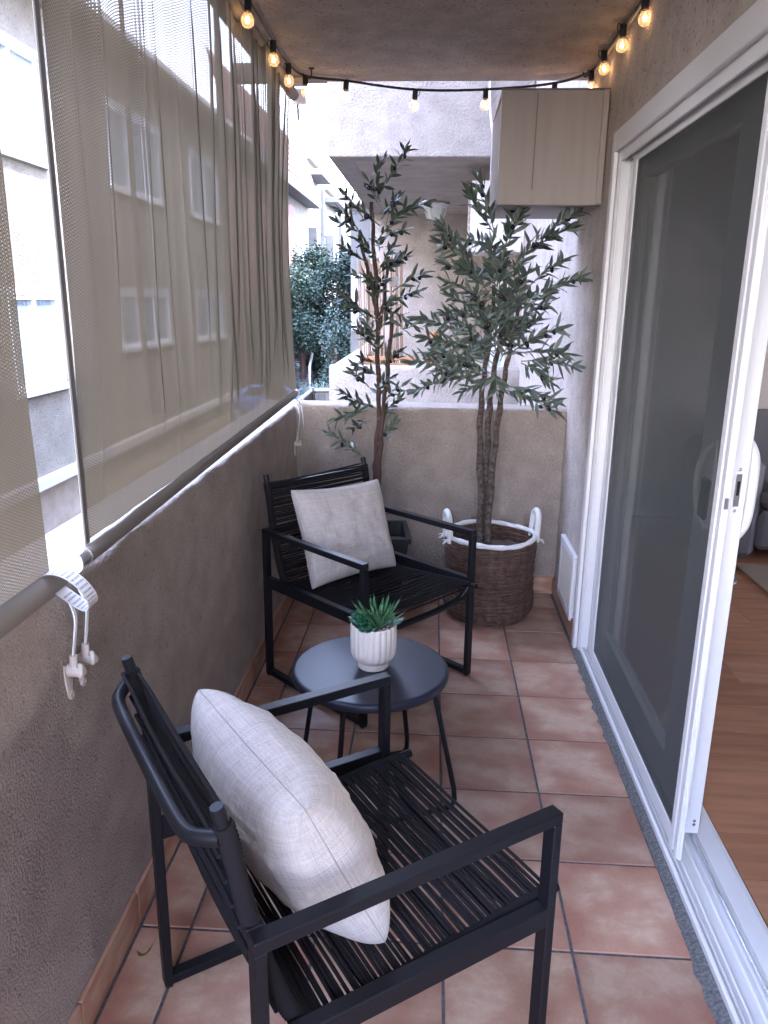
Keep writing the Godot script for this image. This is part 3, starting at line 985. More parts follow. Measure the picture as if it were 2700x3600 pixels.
# ------------------------------------------------------------------ string of bulbs
func build_string_lights() -> void:
	var s := thing("string_lights", "string of small round glowing bulbs on a black wire under the ceiling", "string lights")
	# hooks hold the wire at the corners; [socket position, tilt]
	var spots := [V(-0.655, 2.482, -2.92), V(-0.658, 2.476, -3.345), V(-0.655, 2.478, -3.655), V(-0.615, 2.482, -3.86), V(-0.437, 2.478, -3.93), V(-0.118, 2.446, -3.955), V(0.205, 2.446, -3.955), V(0.517, 2.470, -3.95), V(0.650, 2.480, -3.79), V(0.648, 2.482, -3.52), V(0.655, 2.483, -3.22), V(0.660, 2.483, -2.94)]
	var path := [V(-0.655, 2.488, -0.6), V(-0.655, 2.485, -1.6), V(-0.66, 2.486, -2.3)] + spots + [V(0.662, 2.484, -2.3), V(0.664, 2.484, -1.4), V(0.664, 2.484, -0.4)]
	var w := MB.new()
	w.tube(smooth(path, 8), 0.0032, 6)
	obj("wire", w, M.cord_black, s)
	var w2 := MB.new()
	var p2 := []
	for q in path:
		p2.append(q + V(0.0, 0.004, 0.005))
	w2.tube(smooth(p2, 5), 0.0028, 6)
	obj("wire", w2, M.cord_black, s)
	var sock := MB.new()
	sock.lathe([Vector2(0.001, 0.004), Vector2(0.010, 0.004), Vector2(0.0125, 0.0), Vector2(0.0125, -0.030), Vector2(0.011, -0.040), Vector2(0.001, -0.040)], 14)
	sock.tube(smooth([V(0.010, 0.0, 0), V(0.020, 0.006, 0), V(0.022, -0.012, 0), V(0.014, -0.024, 0)], 4), 0.0018, 5)
	var sock_m := sock.mesh(M.cord_black)
	var bulb := MB.new()
	var pr := []
	for i in 17:
		var a := PI * i / 16.0
		var r := 0.0225 * sin(a)
		var y := -0.0655 - 0.0235 * cos(a - PI)
		pr.append(Vector2(maxf(r, 0.0003), y))
	pr = [Vector2(0.0095, -0.037)] + pr.filter(func(q): return q.y < -0.0465 and true)
	pr.sort_custom(func(p, q): return p.y > q.y)
	bulb.lathe(pr, 20)
	var bulb_m := bulb.mesh(M.bulb_glass)
	var fil := MB.new()
	for k in 5:
		var an := TAU * k / 5.0
		fil.tube([V(0.0035 * cos(an), -0.056, 0.0035 * sin(an)), V(0.0055 * cos(an + 0.3), -0.066, 0.0055 * sin(an + 0.3)), V(0.004 * cos(an), -0.072, 0.004 * sin(an))], 0.0016, 5)
	fil.ball(Transform3D(Basis.from_scale(V(0.005, 0.007, 0.005)), V(0, -0.064, 0)), 8, 6)
	var fil_m := fil.mesh(M.filament)
	rng.seed = 4
	for q in spots:
		var bt := Transform3D(Basis.from_euler(V(rng.randf_range(-0.10, 0.10), rng.randf() * 6.0, rng.randf_range(-0.10, 0.10))), q)
		put("socket", sock_m, s, bt)
		var bo := put("bulb", bulb_m, s, bt)
		put("filament", fil_m, bo)
		var l := OmniLight3D.new()
		l.name = "bulb_light"
		l.position = V(0, -0.064, 0)
		l.light_color = Color(1.0, 0.70, 0.45)
		l.light_energy = 0.00018
		l.light_size = 0.005
		l.omni_range = 8.0
		l.omni_attenuation = 2.0
		l.shadow_enabled = true
		bo.add_child(l, true)
	var hk := thing("ceiling_hook", "black screw hook in the ceiling holding the light string at the corner", "hook", V(-0.578, HC, -3.80))
	var hm := MB.new()
	hm.lathe([Vector2(0.001, 0.0), Vector2(0.014, 0.0), Vector2(0.013, -0.004), Vector2(0.001, -0.005)], 12)
	obj("plate", hm, M.cord_black, hk)
	var hh := MB.new()
	hh.tube(smooth([V(0, -0.004, 0), V(0, -0.028, 0), V(-0.005, -0.040, 0), V(-0.014, -0.040, 0), V(-0.017, -0.032, 0)], 5), 0.0032, 8)
	obj("hook", hh, M.cord_black, hk)
	var h2 := thing("ceiling_hook", "black cup hook in the corner above the air conditioner casing", "hook", V(0.645, HC, -3.85))
	var hm2 := MB.new()
	hm2.tube(smooth([V(0, 0.0, 0), V(0, -0.018, 0), V(-0.010, -0.030, 0.006), V(-0.020, -0.024, 0.010), V(-0.022, -0.012, 0.012)], 5), 0.0035, 8)
	obj("hook", hm2, M.cord_black, h2)
	var cb := MB.new()
	var bpts := []
	for k in 8:
		bpts.append(V(0.672, 2.490 - 0.0015 * (k % 3), -3.98 + k * 0.45))
	cb.tube(smooth(bpts, 3), 0.007, 8)
	tag(obj("wall_conduit", cb, M.beige_plastic), "thin beige conduit along the top of the wall behind the bulbs", "conduit")

# ------------------------------------------------------------------ furniture
func along(prof: Array, lens: Array, d: float) -> Array:
	var i := 1
	while i < lens.size() - 1 and lens[i] < d:
		i += 1
	var k: float = (d - lens[i - 1]) / (lens[i] - lens[i - 1])
	var p: Vector3 = prof[i - 1].lerp(prof[i], k)
	var tg: Vector3 = (prof[i] - prof[i - 1]).normalized()
	return [p, V(-tg.y, tg.x, 0)]   # point, normal on the sitter's side

func make_chair(label: String) -> Node3D:
	# local x faces forward, z to the sitter's right
	var c := thing("rope_armchair", label, "armchair", Vector3.ZERO, 0.0, "black rope armchairs on the balcony")
	var hu := 0.2935
	var hs := 0.3113
	for s: float in [-1.0, 1.0]:
		var zz := s * (hs - 0.015)
		var a := MB.new()
		a.bx(-hu, hu, 0.612, 0.635, zz - 0.015, zz + 0.015, 0.002)
		obj("arm_rest", a, M.black_metal, c)
		for u: float in [-1.0, 1.0]:
			var l := MB.new()
			l.bx(u * hu, u * (hu - 0.020), 0.008, 0.612, zz - 0.0148, zz + 0.0148, 0.002)
			var lo := obj("leg", l, M.black_metal, c)
			var ft := MB.new()
			ft.bx(u * (hu - 0.002), u * (hu - 0.018), 0.001, 0.008, zz - 0.012, zz + 0.012, 0.001)
			obj("foot_cap", ft, M.black_plastic, lo)
		var fr := MB.new()
		fr.bx(-hu + 0.020, hu - 0.020, 0.009, 0.031, zz - 0.0145, zz + 0.0145, 0.002)
		obj("floor_rail", fr, M.black_metal, c)
		var sr := MB.new()
		sr.bx(-hu + 0.020, hu - 0.020, 0.394, 0.436, zz - 0.0142, zz + 0.0142, 0.002)
		obj("seat_rail", sr, M.black_metal, c)
	var cr := MB.new()
	cr.bx(-hu, -hu + 0.030, 0.6115, 0.6345, -hs + 0.0305, hs - 0.0305, 0.002)
	obj("back_rail", cr, M.black_metal, c)
	# bent tubes that carry the rope, from the top of the back to the front of the seat
	var prof := smooth([V(-0.322, 0.842, 0), V(-0.306, 0.775, 0), V(-0.290, 0.68, 0), V(-0.271, 0.589, 0), V(-0.246, 0.50, 0), V(-0.222, 0.435, 0), V(-0.200, 0.405, 0), V(-0.165, 0.388, 0), V(-0.10, 0.386, 0), V(0, 0.392, 0), V(0.1, 0.400, 0), V(0.2, 0.409, 0), V(0.30, 0.418, 0), V(0.340, 0.421, 0)], 8)
	var lens := [0.0]
	for i in range(1, prof.size()):
		lens.append(lens[-1] + (prof[i] - prof[i - 1]).length())
	var total: float = lens[-1]
	rng.seed = 61
	for s: float in [-1.0, 1.0]:
		var zz := s * 0.262
		var tb := MB.new()
		var pts := []
		for p in prof:
			pts.append(p + V(0, 0, zz))
		var rad := []
		for i in pts.size():
			rad.append(0.0110 if i > 0 and i < pts.size() - 1 else 0.010)
		tb.tube(pts, rad, 12)
		var to := obj("sling_tube", tb, M.black_metal, c)
		# tight turns of rope round the tube
		var wr := MB.new()
		var wp := []
		var wrr := []
		var nw := int((total - 0.06) / 0.0013)
		for i in nw:
			var d := 0.032 + i * 0.0013
			var q: Array = along(prof, lens, d)
			wp.append(q[0] + V(0, 0, zz))
			wrr.append(0.0136 + 0.0020 * absf(sin(PI * d / 0.0078)) + 0.0006 * sin(d * 37.0))
		wr.tube(wp, wrr, 10)
		obj("rope_wrap", wr, M.rope, to)
	# rope strands between the tubes, in loose pairs, above and below
	var strand := []
	for v in 4:
		var sm := MB.new()
		var sp := []
		for k in 7:
			var f := k / 6.0
			sp.append(V(0, -[0.002, 0.006, 0.009, 0.004][v] * sin(PI * f) + (0.0 if k > 0 and k < 6 else -0.004), lerpf(-0.258, 0.258, f)))
		sm.tube(sp, 0.0037, 7)
		strand.append(sm.mesh(M.rope))
	var d := 0.036
	var n := 0
	while d < total - 0.022:
		var q: Array = along(prof, lens, d)
		var nn: Vector3 = q[1]
		var b := Basis(V(nn.y, -nn.x, 0), nn, Vector3.BACK)
		b = b * Basis(Vector3.UP, rng.randfn(0.0, 0.004) + (0.016 if n % 13 == 5 else 0.0))
		put("rope_strand", strand[rng.randi_range(0, 3)], c, Transform3D(b, q[0] + nn * 0.0135))
		if n % 5 == 0:
			var b2 := b * Basis(Vector3.UP, rng.randfn(0.012, 0.012))
			put("rope_strand", strand[rng.randi_range(0, 3)], c, Transform3D(b2, q[0] - nn * 0.0135 + V(0.0, 0.0, 0)))
		n += 1
		d += [0.0084, 0.0098, 0.0086, 0.0104, 0.0090][n % 5] + rng.randfn(0.0, 0.0007)
	# bowed bars that hold the tubes apart behind the back and below the front
	var ub := MB.new()
	ub.tube(smooth([V(-0.318, 0.790, -0.262), V(-0.336, 0.786, -0.245), V(-0.352, 0.780, -0.215), V(-0.356, 0.778, -0.15), V(-0.357, 0.778, 0.0), V(-0.356, 0.778, 0.15), V(-0.352, 0.780, 0.215), V(-0.336, 0.786, 0.245), V(-0.318, 0.790, 0.262)], 6), 0.0125, 12)
	obj("back_bar", ub, M.black_metal, c)
	var fb := MB.new()
	fb.tube(smooth([V(0.300, 0.412, -0.262), V(0.294, 0.385, -0.245), V(0.284, 0.360, -0.21), V(0.278, 0.345, -0.12), V(0.276, 0.342, 0.0), V(0.278, 0.345, 0.12), V(0.284, 0.360, 0.21), V(0.294, 0.385, 0.245), V(0.300, 0.412, 0.262)], 6), 0.0125, 12)
	obj("front_bar", fb, M.black_metal, c)
	return c

func make_cushion(label: String, corners: Array, thick: float, sd: int, pinch: float) -> Node3D:
	# corners: top left, top right, bottom left, bottom right as the sitter's back meets it; bulges both ways
	var c := thing("scatter_cushion", label, "cushion", Vector3.ZERO, 0.0, "linen cushions on the armchairs")
	var nz := noise(1.0, 3, sd)
	var tl: Vector3 = corners[0]
	var tr: Vector3 = corners[1]
	var bl: Vector3 = corners[2]
	var br: Vector3 = corners[3]
	var nrm := (tr - tl).cross(bl - tl).normalized()
	var N := 44
	var rim := []
	var mb := MB.new()
	for side: float in [1.0, -1.0]:
		var rows := []
		for i in N + 1:
			var r := []
			for j in N + 1:
				var a := 2.0 * j / N - 1.0
				var b := 2.0 * i / N - 1.0
				a = sin(a * PI / 2); b = sin(b * PI / 2)
				var cut := 1.0 - 0.012 * pow(a * a * b * b, 3.0)
				var aa := a * cut * (1.0 - pinch * (1.0 - b * b) * (1.0 - 0.25 * absf(a)))
				var bb := b * cut * (1.0 - pinch * (1.0 - a * a) * (1.0 - 0.25 * absf(b)))
				var u := (aa + 1.0) / 2
				var v := (bb + 1.0) / 2
				var p := tl.lerp(tr, u).lerp(bl.lerp(br, u), v)
				var ea := 1.0 - a * a
				var eb := 1.0 - b * b
				var h := thick * 0.5 * pow(maxf(ea * eb, 0.0), 0.36) * (1.0 - 0.12 * (ea * eb))
				var crease := nz.get_noise_3d(a * 2.2 + 5.0, b * 2.2, side * 3.0) * 0.011 * pow(maxf(ea * eb, 0.0), 0.5)
				crease += nz.get_noise_3d(a * 7.0, b * 3.0, side * 9.0) * 0.007 * sqrt(maxf(ea * eb, 0.0)) * (1.5 - minf(ea, eb))
				r.append(p + nrm * side * (h + crease))
			rows.append(r)
		mb.sheet(rows, false, nrm * side, Vector2(1.9, 1.9))
		if side > 0:
			for k in N:
				rim.append(rows[0][k])
			for k in N:
				rim.append(rows[k][N])
			for k in N:
				rim.append(rows[N][N - k])
			for k in N + 1:
				rim.append(rows[N - k][0])
	obj("cover", mb, M.linen, c)
	var sm := MB.new()
	sm.tube(rim, 0.0013, 5, false)
	obj("seam", sm, M.seam, c)
	return c

func build_furniture() -> void:
	var a := make_chair("black metal armchair with rope seat beside the sliding door track, cushion edge-on")
	a.position = V(-0.1622, 0, -1.293)
	a.rotation.y = 0.601
	var b := a.duplicate() as Node3D
	b.name = numbered("rope_armchair")
	add_child(b)
	b.position = V(-0.233, 0, -2.916)
	b.rotation.y = -0.7295
	b.set_meta("label", "black metal armchair with rope seat between the side table and the corner parapet")
	a.set_meta("label", "black metal armchair with rope seat on the tiles near the open doorway")
	var ta := a.transform
	var tb := b.transform
	make_cushion("square linen cushion leaning in the armchair near the open doorway", [ta * V(-0.200, 0.765, -0.215), ta * V(-0.165, 0.745, 0.212), ta * V(-0.075, 0.420, -0.205), ta * V(-0.010, 0.408, 0.205)], 0.235, 5, 0.075)
	make_cushion("square linen cushion leaning in the armchair by the corner parapet", [tb * V(-0.185, 0.775, -0.222), tb * V(-0.218, 0.792, 0.222), tb * V(-0.060, 0.412, -0.215), tb * V(-0.100, 0.408, 0.215)], 0.17, 9, 0.105)
	# round side table
	var t := thing("side_table", "round black metal side table between the two rope armchairs", "table", V(-0.163, 0, -2.105))
	var tp := MB.new()
	tp.lathe([Vector2(0.001, 0.4505), Vector2(0.10, 0.450), Vector2(0.222, 0.4505), Vector2(0.2275, 0.450), Vector2(0.2325, 0.4475), Vector2(0.2355, 0.443), Vector2(0.2362, 0.437), Vector2(0.2355, 0.430), Vector2(0.232, 0.4245), Vector2(0.226, 0.423), Vector2(0.222, 0.428), Vector2(0.22, 0.442), Vector2(0.001, 0.443)], 72)
	obj("table_top", tp, M.table_metal, t)
	# two bent rods, each two legs and the floor bar between them
	for q in [[V(-0.085, 0, 0.205), V(0.275, 0, 0.035)], [V(-0.235, 0, -0.10), V(0.115, 0, -0.245)]]:
		var f0: Vector3 = q[0] + V(0, 0.009, 0)
		var f1: Vector3 = q[1] + V(0, 0.009, 0)
		var t0: Vector3 = q[0] * 0.72 + V(0, 0.442, 0)
		var t1: Vector3 = q[1] * 0.66 + V(0, 0.442, 0)
		var rod := MB.new()
		rod.tube([t0, f0.lerp(t0, 0.14), f0.lerp(t0, 0.05) + (f1 - f0) * 0.012, f0.lerp(f1, 0.05), f0.lerp(f1, 0.5), f0.lerp(f1, 0.95), f1.lerp(t1, 0.05) + (f0 - f1) * 0.012, f1.lerp(t1, 0.14), t1], 0.0080, 10)
		obj("leg_frame", rod, M.black_metal, t)
	build_pot()
	build_basket()

func rosette(mb: MB, at: Vector3, rings: int, r0: float, len: float, wid: float, up0: float, up1: float, cin: Color, cout: Color, pointed: float) -> void:
	for k in rings:
		var f := float(k) / maxf(rings - 1, 1)
		var cnt := 5 + k
		for i in cnt:
			var an := TAU * (i + 0.5 * (k % 2)) / cnt + k * 0.7
			var el := lerpf(up0, up1, f) + rng.randfn(0, 0.08)
			var dir := V(cos(an) * cos(el), sin(el), sin(an) * cos(el))
			var side := V(-sin(an), 0, cos(an))
			var nr := side.cross(dir).normalized()
			if nr.y < 0:
				nr = -nr
			var L := len * lerpf(0.45, 1.0, f) * rng.randf_range(0.88, 1.1)
			var W := wid * lerpf(0.6, 1.0, f)
			var rows := []
			mb.col = cin.lerp(cout, f)
			for s in 6:
				var u := s / 5.0
				var w := W * pow(sin(PI * clampf(u * 0.86 + 0.14, 0, 1)), pointed) * (1.0 if s < 5 else 0.08)
				var p := at + dir * (r0 + L * u) + nr * (0.25 * L * u * u * (0.6 if el < 0.9 else -0.4))
				rows.append([p - side * w, p - nr * w * 0.35, p + side * w, p + nr * w * 0.22, p - side * w])
			mb.sheet(rows, true)
	mb.col = Color(1, 1, 1)

func build_pot() -> void:
	var at := V(-0.155, 0.4508, -2.112)
	var p := thing("plant_pot", "cream fluted ceramic pot standing on the round side table", "pot", at)
	var body := MB.new()
	var prof := [Vector2(0.001, 0.0), Vector2(0.046, 0.0), Vector2(0.0475, 0.002), Vector2(0.0475, 0.018), Vector2(0.049, 0.021), Vector2(0.056, 0.026), Vector2(0.063, 0.034), Vector2(0.067, 0.045), Vector2(0.0685, 0.060), Vector2(0.0690, 0.10), Vector2(0.0690, 0.136), Vector2(0.0675, 0.1385), Vector2(0.0645, 0.1385), Vector2(0.063, 0.135), Vector2(0.062, 0.115), Vector2(0.001, 0.112)]
	body.lathe(prof, 176, Transform3D(), 22, 0.0034)
	obj("body", body, M.pot_clay, p)
	var gm := MB.new()
	rng.seed = 44
	for k in 150:
		var a := rng.randf() * TAU
		var r := 0.060 * sqrt(rng.randf())
		gm.ball(Transform3D(Basis.from_scale(Vector3.ONE * rng.randf_range(0.002, 0.0042)), V(r * cos(a), 0.116 + rng.randf() * 0.003, r * sin(a))), 6, 4)
	var go := obj("gravel", gm, M.pebble, p)
	go.set_meta("kind", "stuff")
	var s1 := MB.new()
	rosette(s1, V(-0.036, 0.146, 0.004), 6, 0.004, 0.044, 0.0175, 1.35, 0.05, Color(0.75, 1.1, 0.75), Color(0.6, 0.85, 0.8), 0.6)
	tag(obj("succulent", s1, M.succulent, null, Transform3D(Basis(), at)), "dark green rosette succulent in the fluted pot", "succulent")
	var s2 := MB.new()
	rosette(s2, V(-0.016, 0.132, 0.040), 5, 0.003, 0.036, 0.015, 1.3, 0.15, Color(0.8, 1.1, 0.8), Color(0.6, 0.85, 0.8), 0.6)
	tag(obj("succulent", s2, M.succulent, null, Transform3D(Basis(), at)), "small low rosette succulent at the front rim of the fluted pot", "succulent")
	var s3 := MB.new()
	rosette(s3, V(0.014, 0.126, 0.012), 6, 0.002, 0.108, 0.0082, 1.42, 0.62, Color(1.1, 1.15, 1.0), Color(0.6, 0.8, 0.75), 0.85)
	tag(obj("succulent", s3, M.succulent_pale, null, Transform3D(Basis(), at)), "spiky pale green succulent rising highest from the fluted pot", "succulent")
	var s4 := MB.new()
	rosette(s4, V(0.046, 0.138, 0.012), 3, 0.003, 0.052, 0.012, 1.1, 0.30, Color(0.9, 1.1, 0.95), Color(1.2, 1.05, 1.0), 0.45)
	tag(obj("succulent", s4, M.succulent_blue, null, Transform3D(Basis(), at)), "blue green succulent with rounded leaves at the rim of the fluted pot", "succulent")

func build_basket() -> void:
	var at := V(0.305, 0, -3.645)
	var b := thing("woven_basket", "dark brown coiled basket planter with white bound rim and handles", "basket", at)
	rng.seed = 71
	var n := 36
	var hgt := 0.392
	for k in n:
		var f := float(k) / (n - 1)
		var y := 0.006 + f * hgt
		var r := 0.213 - 0.022 * pow(1.0 - smoothstep(0.0, 0.18, f), 2.0) + 0.004 * sin(f * 9.0) + rng.randfn(0, 0.0012)
		var pts := []
		var rad := []
		var ph := rng.randf() * 9.0
		for j in 49:
			var a := TAU * j / 48
			var rr := r * (1.0 + 0.012 * cos(2.0 * a + 0.6)) + 0.0014 * sin(a * 5.0 + ph) 
			pts.append(V(rr * cos(a), y + 0.0012 * sin(a * 3.0 + ph), rr * sin(a)))
			rad.append(0.0062 + 0.0009 * sin(a * 9.0 + ph * 2.0) + 0.0005 * sin(a * 23.0 + ph))
		rad[48] = rad[0]; pts[48] = pts[0]
		var m := MB.new()
		m.tube(pts, rad, 7, false)
		obj("coil", m, M["wicker%d" % rng.randi_range(0, 2)], b)
	var rp := []
	var rr2 := []
	for j in 97:
		var a := TAU * j / 96
		rp.append(V(0.214 * cos(a), 0.410 + 0.004 * sin(a * 3.0 + 1.0), 0.214 * sin(a)))
		rr2.append(0.0118 + 0.0012 * sin(a * 14.0) + 0.0006 * sin(a * 70.0))
	var rim := MB.new()
	rim.tube(rp, rr2, 9, false)
	obj("rim", rim, M.wrap_white, b)
	# bound handles standing up from the rim on either side
	for s in [[2.95, 0.0], [-0.12, 0.0]]:
		var an: float = s[0]
		var o := V(cos(an), 0, sin(an))
		var t := V(-sin(an), 0, cos(an))
		var hp := smooth([o * 0.214 + t * 0.055 + V(0, 0.385, 0), o * 0.216 + t * 0.053 + V(0, 0.44, 0), o * 0.220 + t * 0.045 + V(0, 0.505, 0), o * 0.222 + V(0, 0.528, 0), o * 0.220 - t * 0.045 + V(0, 0.505, 0), o * 0.216 - t * 0.053 + V(0, 0.44, 0), o * 0.214 - t * 0.055 + V(0, 0.385, 0)], 10)
		var hr := []
		for i in hp.size():
			hr.append(0.0138 + 0.0012 * (i % 2))
		var hm := MB.new()
		hm.tube(hp, hr, 9)
		var ho := obj("handle", hm, M.wrap_white, b)
		for e: float in [-1.0, 1.0]:
			var km := MB.new()
			for k in 4:
				var d := o.rotated(Vector3.UP, rng.randfn(0, 0.5)) * 0.03 + V(0, -0.012 + rng.randfn(0, 0.008), 0)
				km.tube([o * 0.222 + t * 0.055 * e + V(0, 0.402, 0), o * 0.222 + t * 0.055 * e + V(0, 0.402, 0) + d], [0.004, 0.002], 5)
			obj("knot", km, M.wrap_white, ho)
	var soil := MB.new()
	soil.lathe([Vector2(0.205, 0.32), Vector2(0.12, 0.335), Vector2(0.001, 0.345)], 32)
	obj("soil", soil, M.soil, b)
	var ps := MB.new()
	ps.lathe([Vector2(0.001, 0.001), Vector2(0.17, 0.001), Vector2(0.18, 0.3), Vector2(0.205, 0.322)], 24)
	obj("liner", ps, M.black_plastic, b)
const SPRIGS_BROAD := [[0.255, 1.801, -3.66, 0.173, 2.029, -3.66], [0.263, 1.784, -3.645, 0.136, 1.968, -3.61], [0.314, 1.752, -3.636, 0.394, 1.98, -3.58], [0.302, 1.73, -3.675, 0.366, 2.005, -3.71], [0.44, 1.745, -3.636, 0.61, 1.886, -3.58], [0.427, 1.722, -3.66, 0.596, 1.827, -3.66], [0.424, 1.583, -3.63, 0.557, 1.686, -3.56], [0.446, 1.509, -3.63, 0.636, 1.616, -3.56], [0.185, 1.663, -3.66, 0.017, 1.824, -3.66], [0.148, 1.686, -3.63, 0.01, 1.76, -3.56], [0.205, 1.581, -3.645, 0.034, 1.668, -3.61], [0.216, 1.498, -3.624, 0.04, 1.593, -3.54], [0.229, 1.448, -3.66, 0.061, 1.53, -3.66], [0.198, 1.346, -3.645, -0.061, 1.428, -3.61], [0.214, 1.355, -3.624, 0.045, 1.456, -3.54], [0.217, 1.278, -3.63, -0.046, 1.346, -3.56], [0.231, 1.232, -3.675, -0.019, 1.269, -3.71], [0.195, 1.208, -3.636, -0.095, 1.238, -3.58], [0.23, 1.183, -3.63, -0.079, 1.107, -3.56], [0.256, 1.177, -3.615, 0.01, 1.199, -3.51], [0.275, 1.175, -3.63, 0.134, 1.111, -3.56], [0.273, 1.194, -3.615, 0.286, 1.119, -3.51], [0.402, 1.246, -3.636, 0.636, 1.229, -3.58], [0.374, 1.281, -3.63, 0.586, 1.289, -3.56], [0.402, 1.238, -3.63, 0.545, 1.153, -3.56], [0.338, 1.133, -3.63, 0.559, 1.076, -3.56], [0.329, 1.116, -3.618, 0.547, 1.037, -3.52], [0.39, 1.314, -3.645, 0.569, 1.395, -3.61], [0.365, 1.417, -3.618, 0.482, 1.502, -3.52], [0.383, 1.466, -3.66, 0.514, 1.568, -3.66], [0.283, 1.499, -3.615, 0.282, 1.681, -3.51], [0.31, 1.499, -3.63, 0.345, 1.661, -3.56], [0.273, 1.548, -3.624, 0.24, 1.753, -3.54], [0.238, 1.548, -3.615, 0.101, 1.711, -3.51], [0.327, 1.483, -3.615, 0.391, 1.628, -3.51], [0.263, 1.39, -3.612, 0.173, 1.546, -3.5], [0.281, 1.374, -3.612, 0.296, 1.548, -3.5], [0.306, 1.391, -3.615, 0.362, 1.564, -3.51], [0.278, 1.263, -3.612, 0.156, 1.368, -3.5], [0.304, 1.247, -3.612, 0.338, 1.379, -3.5], [0.285, 1.289, -3.609, 0.219, 1.435, -3.49], [0.353, 1.332, -3.63, 0.45, 1.436, -3.56], [0.255, 1.194, -3.612, 0.076, 1.251, -3.5], [0.37, 1.648, -3.636, 0.455, 1.781, -3.58], [0.299, 1.711, -3.63, 0.35, 1.856, -3.56], [0.245, 1.415, -3.615, 0.102, 1.465, -3.51], [0.338, 1.264, -3.615, 0.441, 1.356, -3.51]]
const SPRIGS_SLIM := [[-0.275, 1.947, -3.711, -0.147, 2.154, -3.69], [-0.275, 1.934, -3.708, -0.308, 2.014, -3.68], [-0.339, 1.871, -3.729, -0.426, 1.971, -3.75], [-0.358, 1.816, -3.705, -0.445, 1.897, -3.67], [-0.211, 1.862, -3.696, -0.052, 1.921, -3.64], [-0.255, 1.865, -3.732, -0.18, 1.96, -3.76], [-0.238, 1.783, -3.702, -0.146, 1.813, -3.66], [-0.238, 1.65, -3.729, -0.154, 1.699, -3.75], [-0.338, 1.797, -3.72, -0.459, 1.849, -3.72], [-0.322, 1.676, -3.705, -0.432, 1.74, -3.67], [-0.335, 1.456, -3.702, -0.474, 1.551, -3.66], [-0.322, 1.428, -3.72, -0.467, 1.51, -3.72], [-0.2, 1.547, -3.705, -0.052, 1.63, -3.67], [-0.215, 1.499, -3.726, -0.079, 1.549, -3.74], [-0.191, 1.458, -3.702, -0.095, 1.398, -3.66], [-0.219, 1.323, -3.72, -0.126, 1.395, -3.72], [-0.269, 1.287, -3.705, -0.361, 1.394, -3.67], [-0.268, 1.216, -3.699, -0.337, 1.254, -3.65], [-0.304, 1.106, -3.705, -0.375, 1.181, -3.67], [-0.229, 1.034, -3.705, -0.141, 1.12, -3.67], [-0.311, 1.01, -3.705, -0.427, 1.086, -3.67], [-0.224, 1.217, -3.702, -0.157, 1.278, -3.66], [-0.271, 1.498, -3.702, -0.304, 1.58, -3.66], [-0.265, 1.635, -3.702, -0.193, 1.747, -3.66], [-0.276, 1.994, -3.72, -0.243, 2.122, -3.72], [-0.261, 1.317, -3.696, -0.329, 1.36, -3.64], [-0.301, 1.716, -3.702, -0.361, 1.773, -3.66], [-0.263, 1.429, -3.699, -0.203, 1.499, -3.65], [-0.313, 0.754, -3.7, -0.497, 0.886, -3.67], [-0.259, 0.832, -3.7, -0.183, 0.943, -3.67], [-0.31, 0.997, -3.7, -0.459, 0.955, -3.66], [-0.299, 0.945, -3.7, -0.376, 0.919, -3.64]]

# ------------------------------------------------------------------ olive trees
func leaf_mesh(L: float, W: float, bend: float, twist: float, front: Color, back: Color, m: Material) -> ArrayMesh:
	# a lens-shaped blade along +x with a raised midrib; its underside is paler
	var mb := MB.new()
	for side: float in [1.0, -1.0]:
		mb.col = front if side > 0 else back
		var rows := []
		for i in 8:
			var u := i / 7.0
			var w := W * 0.5 * pow(sin(PI * pow(u, 0.85)), 0.8) if i > 0 and i < 7 else 0.0006
			var y := bend * L * (u * u - 0.2 * u)
			var tw := twist * u
			var a := V(u * L, y, 0)
			var zz := V(0, sin(tw), cos(tw))
			var off := V(0, 0.0005 * side, 0)
			rows.append([a - zz * w + V(0, w * 0.28, 0) + off, a + off, a + zz * w + V(0, w * 0.28, 0) + off])
		mb.sheet(rows, false, V(0, side, 0))
	return mb.mesh(m)

